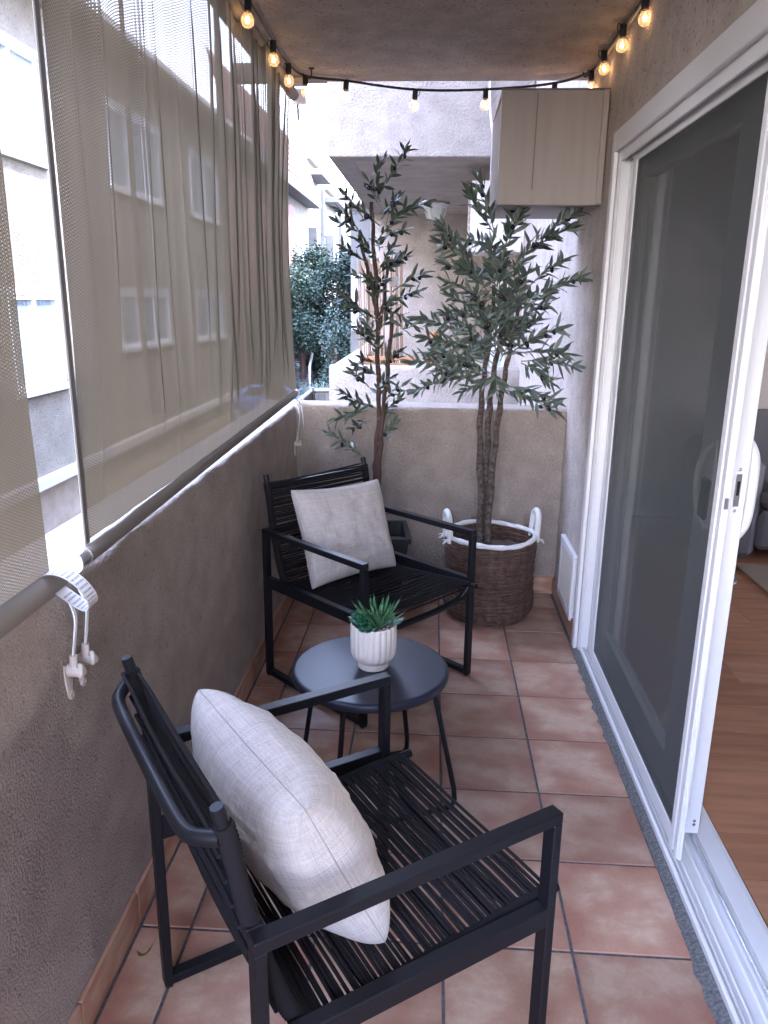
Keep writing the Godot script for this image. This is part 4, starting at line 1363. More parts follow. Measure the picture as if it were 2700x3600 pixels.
func olive_tree(called: String, label: String, at: Vector3, stems: Array, sprigs: Array, per: int, Ls: Array, bark_m: Material, leaf_m: Material, sd: int, most: int, fruit: float) -> Node3D:
	rng.seed = sd
	var t := thing(called, label, "olive tree", at)
	for st in stems:
		var mb := MB.new()
		var pts := []
		for q in st[0]:
			pts.append(V(q[0], q[1], q[2]) - at)
		pts = smooth(pts, 8)
		var rad := []
		for i in pts.size():
			var f := float(i) / (pts.size() - 1)
			rad.append(lerpf(st[1], st[2], f) * (1.0 + 0.07 * sin(i * 1.7) + 0.05 * sin(i * 0.6 + 1.0)))
			pts[i] += V(0.003 * sin(i * 0.9), 0, 0.003 * cos(i * 0.7))
		mb.tube(pts, rad, 12)
		obj("trunk", mb, bark_m, t)
	var front := [Color(0.068, 0.092, 0.074), Color(0.082, 0.112, 0.088), Color(0.115, 0.145, 0.112), Color(0.072, 0.102, 0.080), Color(0.135, 0.16, 0.115), Color(0.092, 0.122, 0.10)]
	var meshes := []
	for i in 12:
		var f: Color = front[i % 6]
		meshes.append(leaf_mesh(lerpf(Ls[0], Ls[1], fposmod(i * 0.37, 1.0)), lerpf(Ls[2], Ls[3], fposmod(i * 0.61, 1.0)), [-0.25, 0.1, -0.12, 0.2, -0.35, 0.0][i % 6], [0.4, -0.3, 0.8, 0.0, -0.6, 0.2][(i + i / 6) % 6], f, f.lerp(Color(0.24, 0.27, 0.22), 0.75), leaf_m))
	var berry := MB.new()
	berry.ball(Transform3D(Basis.from_scale(V(0.0085, 0.0125, 0.0085)), Vector3.ZERO), 10, 8)
	var berry_m := berry.mesh(M.olive_skin)
	var count := 0
	var rest := {}
	var order := []
	for s in sprigs:
		var b := V(s[0], s[1], s[2]) - at
		var e := V(s[3], s[4], s[5]) - at
		var dir := (e - b).normalized()
		var mid := b.lerp(e, 0.5) + V(rng.randfn(0, 0.008), (b - e).length() * 0.06, rng.randfn(0, 0.01))
		var path := smooth([b, mid, e], 6)
		var tw := MB.new()
		var rad := []
		for i in path.size():
			rad.append(lerpf(0.0030, 0.0012, float(i) / (path.size() - 1)))
		tw.tube(path, rad, 6)
		var br := obj("branch", tw, M.twig, t)
		var ln := (e - b).length()
		var n := maxi(6, int(per * ln / 0.24))
		for k in n:
			var f := 0.16 + 0.84 * (k + rng.randf() * 0.6) / n
			if k == n - 1:
				f = 1.0
			var fi := f * (path.size() - 1)
			var i0 := mini(int(fi), path.size() - 2)
			var p: Vector3 = path[i0].lerp(path[i0 + 1], fi - i0)
			# leaves stand off the twig to both sides and reach forward
			var ax := dir.cross(Vector3.UP if k % 4 < 2 else Vector3.BACK).normalized()
			var sgn := 1.0 if k % 2 == 0 else -1.0
			var open := rng.randf_range(0.35, 1.05) * (0.25 if f > 0.96 else 1.0)
			var d := (dir * cos(open) + ax * sgn * sin(open) + V(rng.randfn(0, 0.15), rng.randfn(0, 0.15) - 0.05, rng.randfn(0.08, 0.2))).normalized()
			var up := (Vector3.UP * 0.45 + V(rng.randfn(0, 0.5), rng.randfn(0, 0.3), rng.randfn(0.75, 0.5))).normalized()
			up = (up - d * up.dot(d)).normalized()
			var basis := Basis(d, up, d.cross(up)).scaled_local(Vector3.ONE * rng.randf_range(0.8, 1.12) * (1.0 - 0.2 * absf(f - 0.5)))
			order.append([br, Transform3D(basis, p), meshes[rng.randi_range(0, 11)]])
		if rng.randf() < fruit:
			for k in rng.randi_range(1, 2):
				var f := rng.randf_range(0.55, 0.95)
				var q: Vector3 = path[int(f * (path.size() - 1))]
				var sgn := -1.0 if k == 0 else 1.0
				put("olive", berry_m, br, Transform3D(Basis.from_euler(V(rng.randf() * 0.9, 0, rng.randf() * 1.2)), q + V(0.008 * sgn, -0.010, 0.014)))
	# the foremost leaves are single pieces; what is left over is joined
	order.sort_custom(func(x, y): return x[1].origin.z > y[1].origin.z)
	for o in order:
		if count < most:
			put("leaf", o[2], o[0], o[1])
			count += 1
		else:
			if not rest.has(o[2]):
				rest[o[2]] = []
			rest[o[2]].append(o[1])
	if rest:
		var st := SurfaceTool.new()
		for m in rest:
			for x in rest[m]:
				st.append_from(m, 0, x)
		st.set_material(leaf_m)
		var fo := MeshInstance3D.new()
		fo.name = "foliage"
		fo.mesh = st.commit()
		fo.set_meta("kind", "stuff")
		t.add_child(fo, true)
	return t

func square(h: float, y: float) -> Array:
	return [V(-h, y, -h), V(h, y, -h), V(h, y, h), V(-h, y, h)]

func build_plants() -> void:
	var broad := SPRIGS_BROAD.duplicate()
	rng.seed = 90
	for k in 12:   # branches on the side towards the end wall
		var y := rng.randf_range(1.2, 1.75)
		var a := rng.randf_range(PI * 1.15, PI * 1.85)
		broad.append([0.28, y, -3.68, 0.28 + cos(a) * 0.22, y + rng.randf_range(0.02, 0.16), -3.68 + sin(a) * 0.2])
	olive_tree("olive_tree", "broad full olive tree in the brown coiled basket", V(0.28, 0.34, -3.645),
		[[[[0.256, 0.31, -3.64], [0.247, 0.592, -3.64], [0.230, 0.857, -3.64], [0.229, 1.068, -3.64], [0.239, 1.2, -3.64], [0.257, 1.372, -3.64], [0.264, 1.581, -3.64]], 0.018, 0.008],
		[[[0.278, 0.31, -3.67], [0.271, 0.585, -3.67], [0.267, 0.852, -3.67], [0.271, 1.038, -3.67], [0.285, 1.198, -3.67], [0.309, 1.415, -3.67], [0.312, 1.681, -3.67]], 0.020, 0.008],
		[[[0.288, 0.31, -3.62], [0.289, 0.599, -3.62], [0.301, 0.862, -3.62], [0.315, 1.045, -3.62], [0.333, 1.203, -3.62], [0.352, 1.332, -3.62], [0.378, 1.483, -3.62]], 0.0185, 0.008]],
		broad, 30, [0.056, 0.090, 0.0145, 0.020], M.bark, M.leaf, 501, 300, 0.75)
	var slim := SPRIGS_SLIM.duplicate()
	for k in 20:
		var y := 0.95 + 0.052 * k
		var a := k * 2.4
		slim.append([-0.262, y, -3.71, -0.262 + cos(a) * rng.randf_range(0.08, 0.15), y + rng.randf_range(0.03, 0.10), -3.71 + sin(a) * rng.randf_range(0.06, 0.13)])
	olive_tree("olive_tree", "slim tall olive tree with sparse dark leaves behind the corner armchair", V(-0.262, 0.34, -3.71),
		[[[[-0.272, 0.30, -3.72], [-0.273, 0.645, -3.72], [-0.269, 0.774, -3.72], [-0.256, 0.985, -3.72], [-0.264, 1.215, -3.72], [-0.272, 1.498, -3.72], [-0.29, 1.771, -3.72], [-0.300, 1.935, -3.72]], 0.014, 0.009],
		[[[-0.272, 1.44, -3.72], [-0.291, 1.567, -3.72], [-0.323, 1.669, -3.72], [-0.356, 1.817, -3.72]], 0.011, 0.007],
		[[[-0.262, 0.30, -3.70], [-0.255, 0.65, -3.7], [-0.245, 0.835, -3.7], [-0.233, 1.012, -3.7], [-0.213, 1.217, -3.7], [-0.198, 1.444, -3.7]], 0.013, 0.009],
		[[[-0.262, 1.38, -3.72], [-0.239, 1.499, -3.72], [-0.227, 1.636, -3.72], [-0.221, 1.704, -3.72]], 0.010, 0.006]],
		slim, 22, [0.046, 0.076, 0.014, 0.019], M.bark_red, M.leaf_dark, 502, 300, 0.6)
	var tg := MB.new()
	tg.box(Transform3D(Basis.from_euler(V(0.1, 0.15, 0.12)), V(-0.190, 1.592, -3.64)), V(0.038, 0.042, 0.0006))
	tag(obj("plant_tag", tg, M.cord_white), "small blank white tag hanging in the slim olive tree", "tag")
	# square tapered planter of the slim tree, half hidden by the armchair
	var p := thing("square_planter", "black square tapered planter in the corner holding the slim olive tree", "planter", V(-0.265, 0.0, -3.70))
	var m := MB.new()
	var lv := [square(0.105, 0.002), square(0.152, 0.37), square(0.164, 0.372), square(0.166, 0.398), square(0.142, 0.400), square(0.136, 0.31)]
	for i in lv.size() - 1:
		for j in 4:
			var a: Vector3 = lv[i][j]
			var b: Vector3 = lv[i][(j + 1) % 4]
			var c: Vector3 = lv[i + 1][(j + 1) % 4]
			var d: Vector3 = lv[i + 1][j]
			var nn := (b - a).cross(d - a).normalized()
			var o := V(a.x + b.x, 0, a.z + b.z)
			if i == 4:
				o = -o
			if i == 3:
				o = Vector3.UP
			if nn.dot(o) < 0:
				nn = -nn
			m.quad(a, b, c, d, nn)
	obj("shell", m, M.planter_black, p, Transform3D(Basis(Vector3.UP, 0.12), Vector3.ZERO))
	var s := MB.new()
	s.quad(V(-0.14, 0.32, -0.14), V(0.14, 0.32, -0.14), V(0.14, 0.32, 0.14), V(-0.14, 0.32, 0.14), Vector3.UP)
	obj("soil", s, M.soil, p, Transform3D(Basis(Vector3.UP, 0.12), Vector3.ZERO))

# ------------------------------------------------------------------ neighbour's balcony
func build_neighbour() -> void:
	var n := thing("neighbour_balcony", "pale stucco balcony of the next flat beyond the end parapet", "balcony")
	obj("parapet", parapet(V(-0.83, 0, -6.2), V(XR - 0.002, 0, -6.2), 0.2, -0.3, 0.995, 41), M.stucco_pale, n)
	obj("side_parapet", parapet(V(-0.63, 0, -6.4), V(-0.63, 0, -10.2), 0.2, -0.3, 0.995, 42), M.stucco_pale, n)
	var fl := MB.new()
	fl.bx(-0.83, XR - 0.002, -0.3, 0.0, -10.2, -6.4)
	obj("slab", fl, M.stucco_pale, n)
	var up := MB.new()
	up.bx(-0.83, XR - 0.002, 2.53, 3.75, -6.38, -6.2, 0.008)
	obj("upper_parapet", up, M.stucco_pale, n)
	var us := MB.new()
	us.bx(-0.83, -0.65, 2.5305, 3.75, -10.2, -6.38, 0.008)
	obj("upper_side_parapet", us, M.stucco_pale, n)
	var ce := MB.new()
	ce.bx(-0.65, XR - 0.002, 2.531, 2.75, -10.2, -6.38)
	obj("soffit", ce, M.stucco_recess, n)
	var ew := MB.new()
	ew.bx(-0.83, XR - 0.002, -0.3, 3.75, -10.4, -10.2)
	obj("end_wall", ew, M.stucco_recess, n)
	wall_unit(V(XR - 0.003, 1.88, -6.42), 0.42, 0.52, 0.6, M.box_pale, "off white air conditioner casing on the neighbour's wall", false)
	# neighbour's door
	var d := thing("patio_door", "white framed glass door of the neighbour behind the broad olive tree", "door", V(XR, 0, -8.45))
	var f := MB.new()
	for q in [[-0.85, -0.78], [-0.04, 0.04], [0.78, 0.85]]:
		f.bx(-0.02, 0.05, 0.02, 2.1, q[0], q[1], 0.003)
	f.bx(-0.018, 0.05, 2.03, 2.1, -0.78, 0.78, 0.003)
	f.bx(-0.018, 0.05, 0.02, 0.10, -0.78, 0.78, 0.003)
	obj("frame", f, M.white_vinyl, d)
	for q in [[-0.78, -0.04], [0.04, 0.78]]:
		var g := MB.new()
		g.bx(0.01, 0.016, 0.10, 2.03, q[0], q[1])
		obj("pane", g, M.window_glass, d)
	var bl := MB.new()
	bl.bx(0.13, 0.14, 0.02, 2.1, -0.85, 0.85)
	obj("curtain", bl, M.blind, d)
	# hexagonal porch lamp on the soffit
	var l := thing("ceiling_lamp", "white hexagonal porch lamp under the neighbour's soffit", "lamp", V(-0.025, 2.531, -9.0))
	var b := MB.new()
	b.lathe([Vector2(0.001, 0.0), Vector2(0.155, 0.0), Vector2(0.155, -0.035), Vector2(0.13, -0.045), Vector2(0.125, -0.06)], 6)
	obj("canopy", b, M.white_trim, l)
	var gl := MB.new()
	gl.lathe([Vector2(0.120, -0.06), Vector2(0.085, -0.155), Vector2(0.001, -0.165)], 6)
	obj("glass_shade", gl, M.lamp_glass, l)
	for k in 6:
		var a := TAU * k / 6
		var rb := MB.new()
		rb.tube([V(cos(a) * 0.124, -0.055, sin(a) * 0.124), V(cos(a) * 0.089, -0.157, sin(a) * 0.089), V(0, -0.17, 0)], 0.007, 5)
		obj("rib", rb, M.white_trim, l)
	# white cable hanging in the gap
	var cb := MB.new()
	cb.tube(smooth([V(0.34, 3.6, -6.17), V(0.345, 3.1, -6.16), V(0.355, 2.85, -6.15), V(0.40, 2.58, -6.15), V(0.455, 2.40, -6.14), V(0.52, 2.28, -6.16), V(0.675, 2.22, -6.2)], 6), 0.008, 6)
	tag(obj("hanging_cable", cb, M.cable), "white cable hanging in front of the neighbour's upper parapet", "cable")
	# rolled bamboo screen of upright canes
	var bs := thing("bamboo_screen", "reed screen of upright brown canes on the neighbour's balcony", "screen", V(-0.30, 0.0, -7.5))
	rng.seed = 23
	for k in 24:
		var x := -0.40 + k * 0.0175
		var cm := MB.new()
		var h := 1.86 + rng.randfn(0, 0.025)
		var w := rng.randfn(0, 0.006)
		cm.tube([V(x, 0.01, 0.04 * sin(k * 0.5)), V(x + w, h * 0.5, 0.04 * sin(k * 0.5)), V(x - 0.02 + w * 2, h, 0.04 * sin(k * 0.5))], rng.randf_range(0.007, 0.0095), 6)
		obj("cane", cm, M["cane%d" % rng.randi_range(0, 2)], bs)
	for y in [0.4, 0.9, 1.4]:
		var wm := MB.new()
		wm.tube([V(-0.405, y, 0.055), V(-0.2, y + 0.004, 0.058), V(0.0, y, 0.055)], 0.003, 5)
		obj("binding", wm, M.cane2, bs)
	# folding chair whose top rail shows above the parapet
	var c := thing("folding_chair", "orange brown wooden folding chair behind the neighbour's parapet", "chair", V(-0.42, 0, -7.0))
	for q in [[0.90, 0.965], [0.985, 1.02]]:
		var sm := MB.new()
		sm.bx(-0.20, 0.22, q[0], q[1], -0.012, 0.012, 0.003)
		obj("back_slat", sm, M.timber, c)
	var sl := MB.new()
	sl.bx(-0.10, 0.06, 0.928, 0.938, 0.0121, 0.0135)
	obj("slot", sl, M.dark_grey, c)
	for x in [-0.02, 0.015]:
		var bm := MB.new()
		bm.ball(Transform3D(Basis.from_scale(V(0.009, 0.009, 0.006)), V(x, 0.925, 0.014)), 8, 6)
		obj("bolt", bm, M.aluminium, c)
	for s: float in [-1.0, 1.0]:
		var lm := MB.new()
		lm.bx(0.01 + s * 0.205, 0.01 + s * 0.235, 0.002, 1.03, -0.011, 0.011, 0.002)
		obj("leg", lm, M.timber, c)
		var l2 := MB.new()
		l2.box(Transform3D(Basis(Vector3.RIGHT, 0.5), V(0.01 + s * 0.19, 0.27, -0.2)), V(0.025, 0.6, 0.022), 0.002)
		obj("leg", l2, M.timber, c)
	var st := MB.new()
	st.bx(-0.17, 0.19, 0.43, 0.45, -0.40, -0.02, 0.004)
	obj("seat", st, M.timber, c)
	# slatted table
	var t := thing("slatted_table", "reddish slatted table top just behind the neighbour's parapet", "table", V(0.12, 0, -6.85))
	for k in 6:
		var tm := MB.new()
		tm.bx(-0.30, 0.35, 0.915, 0.935, -0.24 + k * 0.083, -0.165 + k * 0.083, 0.003)
		obj("slat", tm, M.timber_red, t)
	for sx: float in [-1.0, 1.0]:
		for sz: float in [-1.0, 1.0]:
			var lm := MB.new()
			lm.bx(0.02 + sx * 0.29, 0.02 + sx * 0.25, 0.002, 0.914, sz * 0.21, sz * 0.17, 0.003)
			obj("leg", lm, M.timber_red, t)
	# cream storage box and a flowering pot
	var bx := thing("storage_box", "cream green storage box at the neighbour's end wall", "box", V(0.1, 0, -9.85))
	var b1 := MB.new()
	b1.bx(-0.55, 0.5, 0.002, 0.72, -0.3, 0.3, 0.01)
	obj("body", b1, M.cream_box, bx)
	var b2 := MB.new()
	b2.bx(-0.57, 0.52, 0.72, 0.77, -0.32, 0.32, 0.01)
	obj("lid", b2, M.cream_box, bx)
	var fp := thing("flower_pot", "pot of orange flowers on the neighbour's slatted table", "flowers", V(0.0, 0.936, -6.95))
	var pm := MB.new()
	pm.lathe([Vector2(0.001, 0), Vector2(0.06, 0), Vector2(0.085, 0.12), Vector2(0.09, 0.125), Vector2(0.08, 0.11), Vector2(0.001, 0.10)], 16)
	obj("pot", pm, M.timber_red, fp)
	var lf := MB.new()
	leaf_cloud(lf, V(0, 0.17, 0), V(0.11, 0.09, 0.11), 140, 0.035, Color(0.04, 0.07, 0.04), Color(0.10, 0.13, 0.09))
	obj("leaves", lf, M.far_leaf, fp)
	for k in 7:
		var q := MB.new()
		q.ball(Transform3D(Basis.from_scale(V(0.022, 0.018, 0.022)), V(rng.randf_range(-0.07, 0.05), 0.24 + rng.randf() * 0.06, rng.randf_range(-0.04, 0.06))), 8, 6)
		obj("blossom", q, M.orange_petal, fp)

# many small leaf faces spread unevenly through an ellipsoid
func leaf_cloud(mb: MB, c: Vector3, r: Vector3, n: int, size: float, c0: Color, c1: Color) -> void:
	var clumps := []
	for k in maxi(5, n / 60):
		var d := V(rng.randfn(), rng.randfn(), rng.randfn()).normalized() * pow(rng.randf(), 0.4)
		clumps.append(d)
	for k in n:
		var q: Vector3 = clumps[rng.randi_range(0, clumps.size() - 1)]
		var d := q * 0.82 + V(rng.randfn(), rng.randfn(), rng.randfn()) * 0.20
		var p := c + V(d.x * r.x, d.y * r.y, d.z * r.z)
		var a := V(rng.randfn(), rng.randfn() * 0.6, rng.randfn()).normalized()
		var b := a.cross(V(rng.randfn(), rng.randfn(), rng.randfn())).normalized()
		var nn := a.cross(b)
		var s := size * rng.randf_range(0.6, 1.3)
		mb.col = c0.lerp(c1, rng.randf())
		mb.quad(p - a * s, p - b * s * 0.45, p + a * s, p + b * s * 0.45, nn)
	mb.col = Color(1, 1, 1)

# ------------------------------------------------------------------ the street
func facade_window(parent: Node, x: float, z0: float, z1: float, y0: float, y1: float, parts: int, slats: bool, hollow := false) -> void:
	# a window in a wall that faces +x; x is the wall's face
	var w := MB.new()
	var t := 0.05
	w.bx(x - 0.06, x + 0.015, y0, y0 + t, z0, z1)
	w.bx(x - 0.06, x + 0.015, y1 - t, y1, z0, z1)
	for k in parts + 1:
		var z := lerpf(z0, z1 - t, float(k) / parts)
		w.bx(x - 0.058, x + 0.014, y0 + t, y1 - t, z, z + t)
	var wo := obj("window", w, M.window_frame, parent)
	for k in parts:
		var p := MB.new()
		p.bx(x - 0.035, x - 0.03, y0 + t, y1 - t, lerpf(z0, z1 - t, float(k) / parts) + t, lerpf(z0, z1 - t, float(k + 1) / parts))
		obj("pane", p, M.window_glass, wo)
	if not hollow:
		var bk := MB.new()
		bk.bx(x + 0.001, x + 0.012, y0 + t, y1 - t, z0 + t, z1 - t)
		obj("curtain", bk, M.blind, wo)
	if slats:
		var n := int((z1 - z0) / 0.11)
		for k in n:
			var s := MB.new()
			s.box(Transform3D(Basis(Vector3.UP, 0.5), V(x - 0.16, (y0 + y1) / 2, z0 + 0.08 + k * 0.11)), V(0.004, y1 - y0 - 0.1, 0.095))
			obj("blind_slat", s, M.blind, wo)
	var s := MB.new()
	s.bx(x - 0.02, x + 0.08, y0 - 0.09, y0 - 0.001, z0 - 0.06, z1 + 0.06, 0.006)
	obj("sill", s, M.ledge_paint, wo)
	var hd := MB.new()
	hd.bx(x - 0.02, x + 0.03, y1 + 0.001, y1 + 0.10, z0 - 0.05, z1 + 0.05, 0.006)
	obj("head_trim", hd, M.ledge_paint, wo)

func far_tree(called: String, label: String, at: Vector3, h: float, r: float, n: int, size: float, c0: Color, c1: Color, trunk_h: float, crowns := 1) -> void:
	var t := thing(called, label, "tree" if h > 3.0 else "shrub", at)
	var tk := MB.new()
	tk.tube(smooth([V(0, 0, 0), V(0.05, h * 0.3, 0.02), V(-0.03, h * 0.6, 0), V(0, h * 0.85, 0)], 3), [0.12, 0.11, 0.11, 0.10, 0.09, 0.08, 0.07, 0.06, 0.05, 0.04][0] if h < 3.0 else [0.16, 0.15, 0.14, 0.13, 0.12, 0.10, 0.09, 0.07, 0.06, 0.04], 7)
	for k in 4:
		var a := k * 1.6
		tk.tube([V(0, h * (0.35 + 0.1 * k), 0), V(cos(a) * r * 0.5, h * (0.45 + 0.1 * k), sin(a) * r * 0.5), V(cos(a) * r * 0.8, h * (0.52 + 0.1 * k), sin(a) * r * 0.8)], [0.05, 0.035, 0.015], 5)
	obj("trunk", tk, M.bark_red, t)
	var cr := MB.new()
	for k in crowns:
		var f := (k + 0.5) / crowns
		leaf_cloud(cr, V(rng.randfn(0, 0.15) * r, lerpf(trunk_h, h, f), rng.randfn(0, 0.15) * r), V(r, (h - trunk_h) / crowns * 0.62, r), n / crowns, size, c0, c1)
	obj("crown", cr, M.far_leaf, t)

func build_street() -> void:
	var g := MB.new()
	g.quad(V(-400, -3.2, -800), V(400, -3.2, -800), V(400, -3.2, 200), V(-400, -3.2, 200), Vector3.UP)
	var go := struct(obj("ground", g, M.asphalt)) as Node3D
	tag(go, "asphalt ground of the lane below the balcony", "ground")
	rng.seed = 700
	# stucco block across the lane
	var b := thing("stucco_block", "sunlit pale stucco apartment block across the lane behind the shades", "building")
	var wins := [[-11.35, -9.95, 3.29, 4.58, 2, true], [-11.35, -9.95, 0.26, 1.50, 2, true], [-16.2, -13.6, 0.62, 1.55, 3, false], [-20.4, -18.1, 0.56, 1.56, 2, false], [-16.2, -13.6, 3.3, 4.58, 3, false], [-20.4, -18.1, 3.3, 4.58, 2, false], [-7.4, -5.6, 3.29, 4.58, 2, false], [-7.4, -5.6, 0.26, 1.5, 2, false]]
	var w := MB.new()
	holed(w, true, -5.75, -5.5, -21.6, 2.0, -1.0, 5.33, wins)
	w.bx(-11.0, -5.75, -1.0, 5.33, -21.6, -21.35)
	w.bx(-11.0, -5.75, -1.0, 5.33, 1.75, 2.0)
	w.bx(-11.0, -10.75, -1.0, 5.33, -21.35, 1.75)
	obj("wall", w, M.stucco_white, b)
	var lw := MB.new()
	lw.bx(-11.0, -5.62, -3.2, -1.0, -21.6, 2.0)
	obj("ground_storey", lw, M.stucco_recess, b)
	for q in wins:
		facade_window(b, -5.5, q[0], q[1], q[2], q[3], q[4], q[5], true)
	var l := MB.new()
	l.bx(-5.64, -5.40, -1.14, -0.98, -21.7, 2.0, 0.01)
	obj("ledge", l, M.ledge_paint, b)
	var r := MB.new()
	r.bx(-11.3, -5.04, 5.335, 5.50, -22.2, 2.8, 0.01)
	obj("roof", r, M.stucco_recess, b)
	var gt := MB.new()
	gt.bx(-5.045, -4.94, 5.40, 5.52, -22.2, 2.8, 0.01)
	obj("gutter", gt, M.ledge_paint, b)
	# brick house with a tiled mansard
	var h := thing("mansard_house", "brick fronted house with red tiled mansard roof down the lane", "house")
	var bw := MB.new()
	bw.bx(-14.0, -8.15, -3.2, 7.4, -51.5, -30.0)
	obj("wall", bw, M.stucco_far, h)
	var bf := MB.new()
	bf.bx(-8.15, -8.0, -3.2, 6.4, -45.6, -30.0)
	obj("brick_face", bf, M.brick2, h)
	for k in 7:
		var cm := MB.new()
		var y := 7.45 + k * 0.36
		cm.box(Transform3D(Basis(Vector3.BACK, 0.28 + 0.10), V(-7.62 - k * 0.10, y + 0.18, -40.75)), V(0.07, 0.42, 21.6), 0.01)
		obj("tile_course", cm, M["roof_tile%d" % (k % 3)], h)
	var ev := MB.new()
	ev.bx(-8.2, -7.35, 6.95, 7.38, -51.7, -29.9, 0.02)
	obj("eave", ev, M.stucco_far, h)
	facade_window(h, -8.15, -50.2, -47.8, 3.7, 5.6, 2, false)
	facade_window(h, -8.15, -50.2, -47.8, 0.7, 2.8, 2, false)
	# white townhouses beyond
	var zs := [[-58.0, -51.5, 9.9, 9.0], [-66.5, -58.0, 8.9, 8.1], [-82.0, -66.5, 9.7, 8.8]]
	for i in 3:
		var q: Array = zs[i]
		var t := thing("townhouse", ["white townhouse with a projecting bay next to the tiled mansard house", "white townhouse with a downpipe between two other white houses", "white townhouse at the far end of the row"][i], "house", Vector3.ZERO, 0.0, "white townhouses down the lane")
		var tw := MB.new()
		tw.bx(-14.0, -8.3 + 0.25 * i, -3.2, q[2], q[0] + 0.02, q[1] - 0.02)
		obj("wall", tw, M.stucco_far, t)
		var te := MB.new()
		te.bx(-9.0, -7.3 + 0.25 * i, q[3], q[3] + 0.35, q[0] + 1.5, q[1] - 0.5, 0.03)
		obj("eave", te, M.stucco_far, t)
		var ro := MB.new()
		ro.bx(-14.2, -8.0 + 0.25 * i, q[2], q[2] + 0.2, q[0] - 0.1, q[1] + 0.1 - 0.3, 0.02)
		obj("roof", ro, M.stucco_recess, t)
		var x := -8.3 + 0.25 * i
		facade_window(t, x, q[1] - 3.2, q[1] - 1.8, 3.6, 5.6, 2, false)
		facade_window(t, x, q[1] - 5.6, q[1] - 4.2, 3.6, 5.6, 2, false)
		facade_window(t, x, q[1] - 2.8, q[1] - 1.6, 6.3, 7.6, 2, false)
		var bay := MB.new()
		bay.bx(x, x + 0.6, 3.4, 5.9, q[1] - 1.6, q[1] - 0.7, 0.03)
		obj("bay", bay, M.stucco_far, t)
		var dp := MB.new()
		dp.tube([V(x + 0.06, -3.2, q[0] + 1.0), V(x + 0.06, q[3] - 0.3, q[0] + 1.0), V(x + 0.5, q[3] + 0.05, q[0] + 1.0)], 0.06, 6)
		obj("downpipe", dp, M.ledge_paint, t)
	var lb := thing("added_lane_building", "unseen tall stucco building added beyond the pale house to shade the lane trees", "building")
	var lbw := MB.new()
	lbw.bx(-1.3, 7.0, -3.2, 9.2, -50.0, -20.6)  # unseen block added to keep the sun off the lane trees
	obj("wall", lbw, M.stucco_far, lb)
	var lbr := MB.new()
	lbr.bx(-1.6, 7.2, 9.2, 9.4, -50.2, -20.5)
	obj("roof", lbr, M.stucco_recess, lb)
	# pale house on our side of the lane
	var ph := thing("pale_house", "pale blue grey house corner beyond the neighbour's balcony", "house")
	var pw := MB.new()
	pw.bx(-1.40, 3.0, -3.2, 2.95, -20.0, -13.2)
	obj("wall", pw, M.stucco_far, ph)
	var pr := MB.new()
	pr.bx(-1.50, 3.2, 2.95, 3.10, -20.2, -13.05, 0.02)
	obj("roof", pr, M.stucco_recess, ph)
	for q in [[1.0, 1.9], [-0.6, 0.4]]:
		var pf := MB.new()
		pf.bx(-1.38, -0.95, q[0], q[1], -13.2, -13.16, 0.005)
		var po := obj("window", pf, M.window_frame, ph)
		var pg := MB.new()
		pg.bx(-1.33, -1.0, q[0] + 0.05, q[1] - 0.05, -13.16, -13.15)
		obj("curtain", pg, M.blind, po)
	# beam in the gap, high up
	var bm := MB.new()
	bm.bx(-1.75, -0.831, 3.30, 3.40, -7.25, -7.10, 0.01)
	bm.bx(-1.74, -0.831, 3.27, 3.296, -7.24, -7.11, 0.004)
	tag(obj("overhead_beam", bm, M.fence_wood1), "pale beam crossing the gap between shade and neighbour against the sky", "beam")
	# timber fence with a capped corner post
	var f := thing("timber_fence", "weathered board fence with white capping behind the neighbour's parapet corner", "fence")
	var pts := [V(-2.18, 0, -12.2), V(-2.52, 0, -16.0), V(-1.1, 0, -16.3)]
	var tops := [-0.12, -0.34, -0.32]
	for s in 2:
		var d: Vector3 = pts[s + 1] - pts[s]
		var n := int(d.length() / 0.145)
		for k in n:
			var m := MB.new()
			var u := (k + 0.5) / n
			var top: float = lerpf(tops[s], tops[s + 1], u)
			m.box(Transform3D(Basis(Vector3.UP, atan2(-d.z, d.x)), pts[s] + d * u + V(0, (top - 3.2) / 2 - 0.03, 0)), V(0.135, top + 3.2 - 0.06, 0.025), 0.003)
			obj("board", m, M["fence_wood%d" % rng.randi_range(0, 2)], f)
		var cp := MB.new()
		cp.tube([pts[s] + V(0, tops[s], 0), pts[s + 1] + V(0, tops[s + 1], 0)], 0.045, 4)
		obj("capping", cp, M.ledge_paint, f)
	var pp := MB.new()
	pp.bx(-2.59, -2.45, -3.2, -0.27, -16.07, -15.93, 0.01)
	obj("post", pp, M.fence_wood2, f)
	# boarded ramp with a handrail
	var rp := thing("boarded_ramp", "grey boarded ramp with a white handrail between the hedges", "ramp", V(-5.75, -2.05, -33.0))
	for k in 16:
		var m := MB.new()
		m.bx(-0.45 - k * 0.055, 0.45 - k * 0.055, k * 0.062, k * 0.062 + 0.05, -k * 0.48 - 0.46, -k * 0.48, 0.008)
		obj("board", m, M.deck_board, rp)
	var su := MB.new()
	su.quad(V(-0.42, -0.01, 0), V(0.42, -0.01, 0), V(-0.40, 0.95, -7.7), V(-1.25, 0.95, -7.7), Vector3.UP)
	su.bx(-0.4, 0.4, -1.15, -0.02, -0.2, 0.0)
	obj("stringer", su, M.fence_wood2, rp)
	var hr := MB.new()
	hr.tube([V(0.50, -1.1, 0), V(0.50, 0.75, 0), V(-0.32, 1.75, -7.6), V(-0.32, 0.9, -7.6)], 0.06, 6)
	obj("handrail", hr, M.ledge_paint, rp)
	var gf := thing("garden_fence", "upright board fence at the top of the boarded ramp", "fence", V(-6.6, -3.2, -38.6))
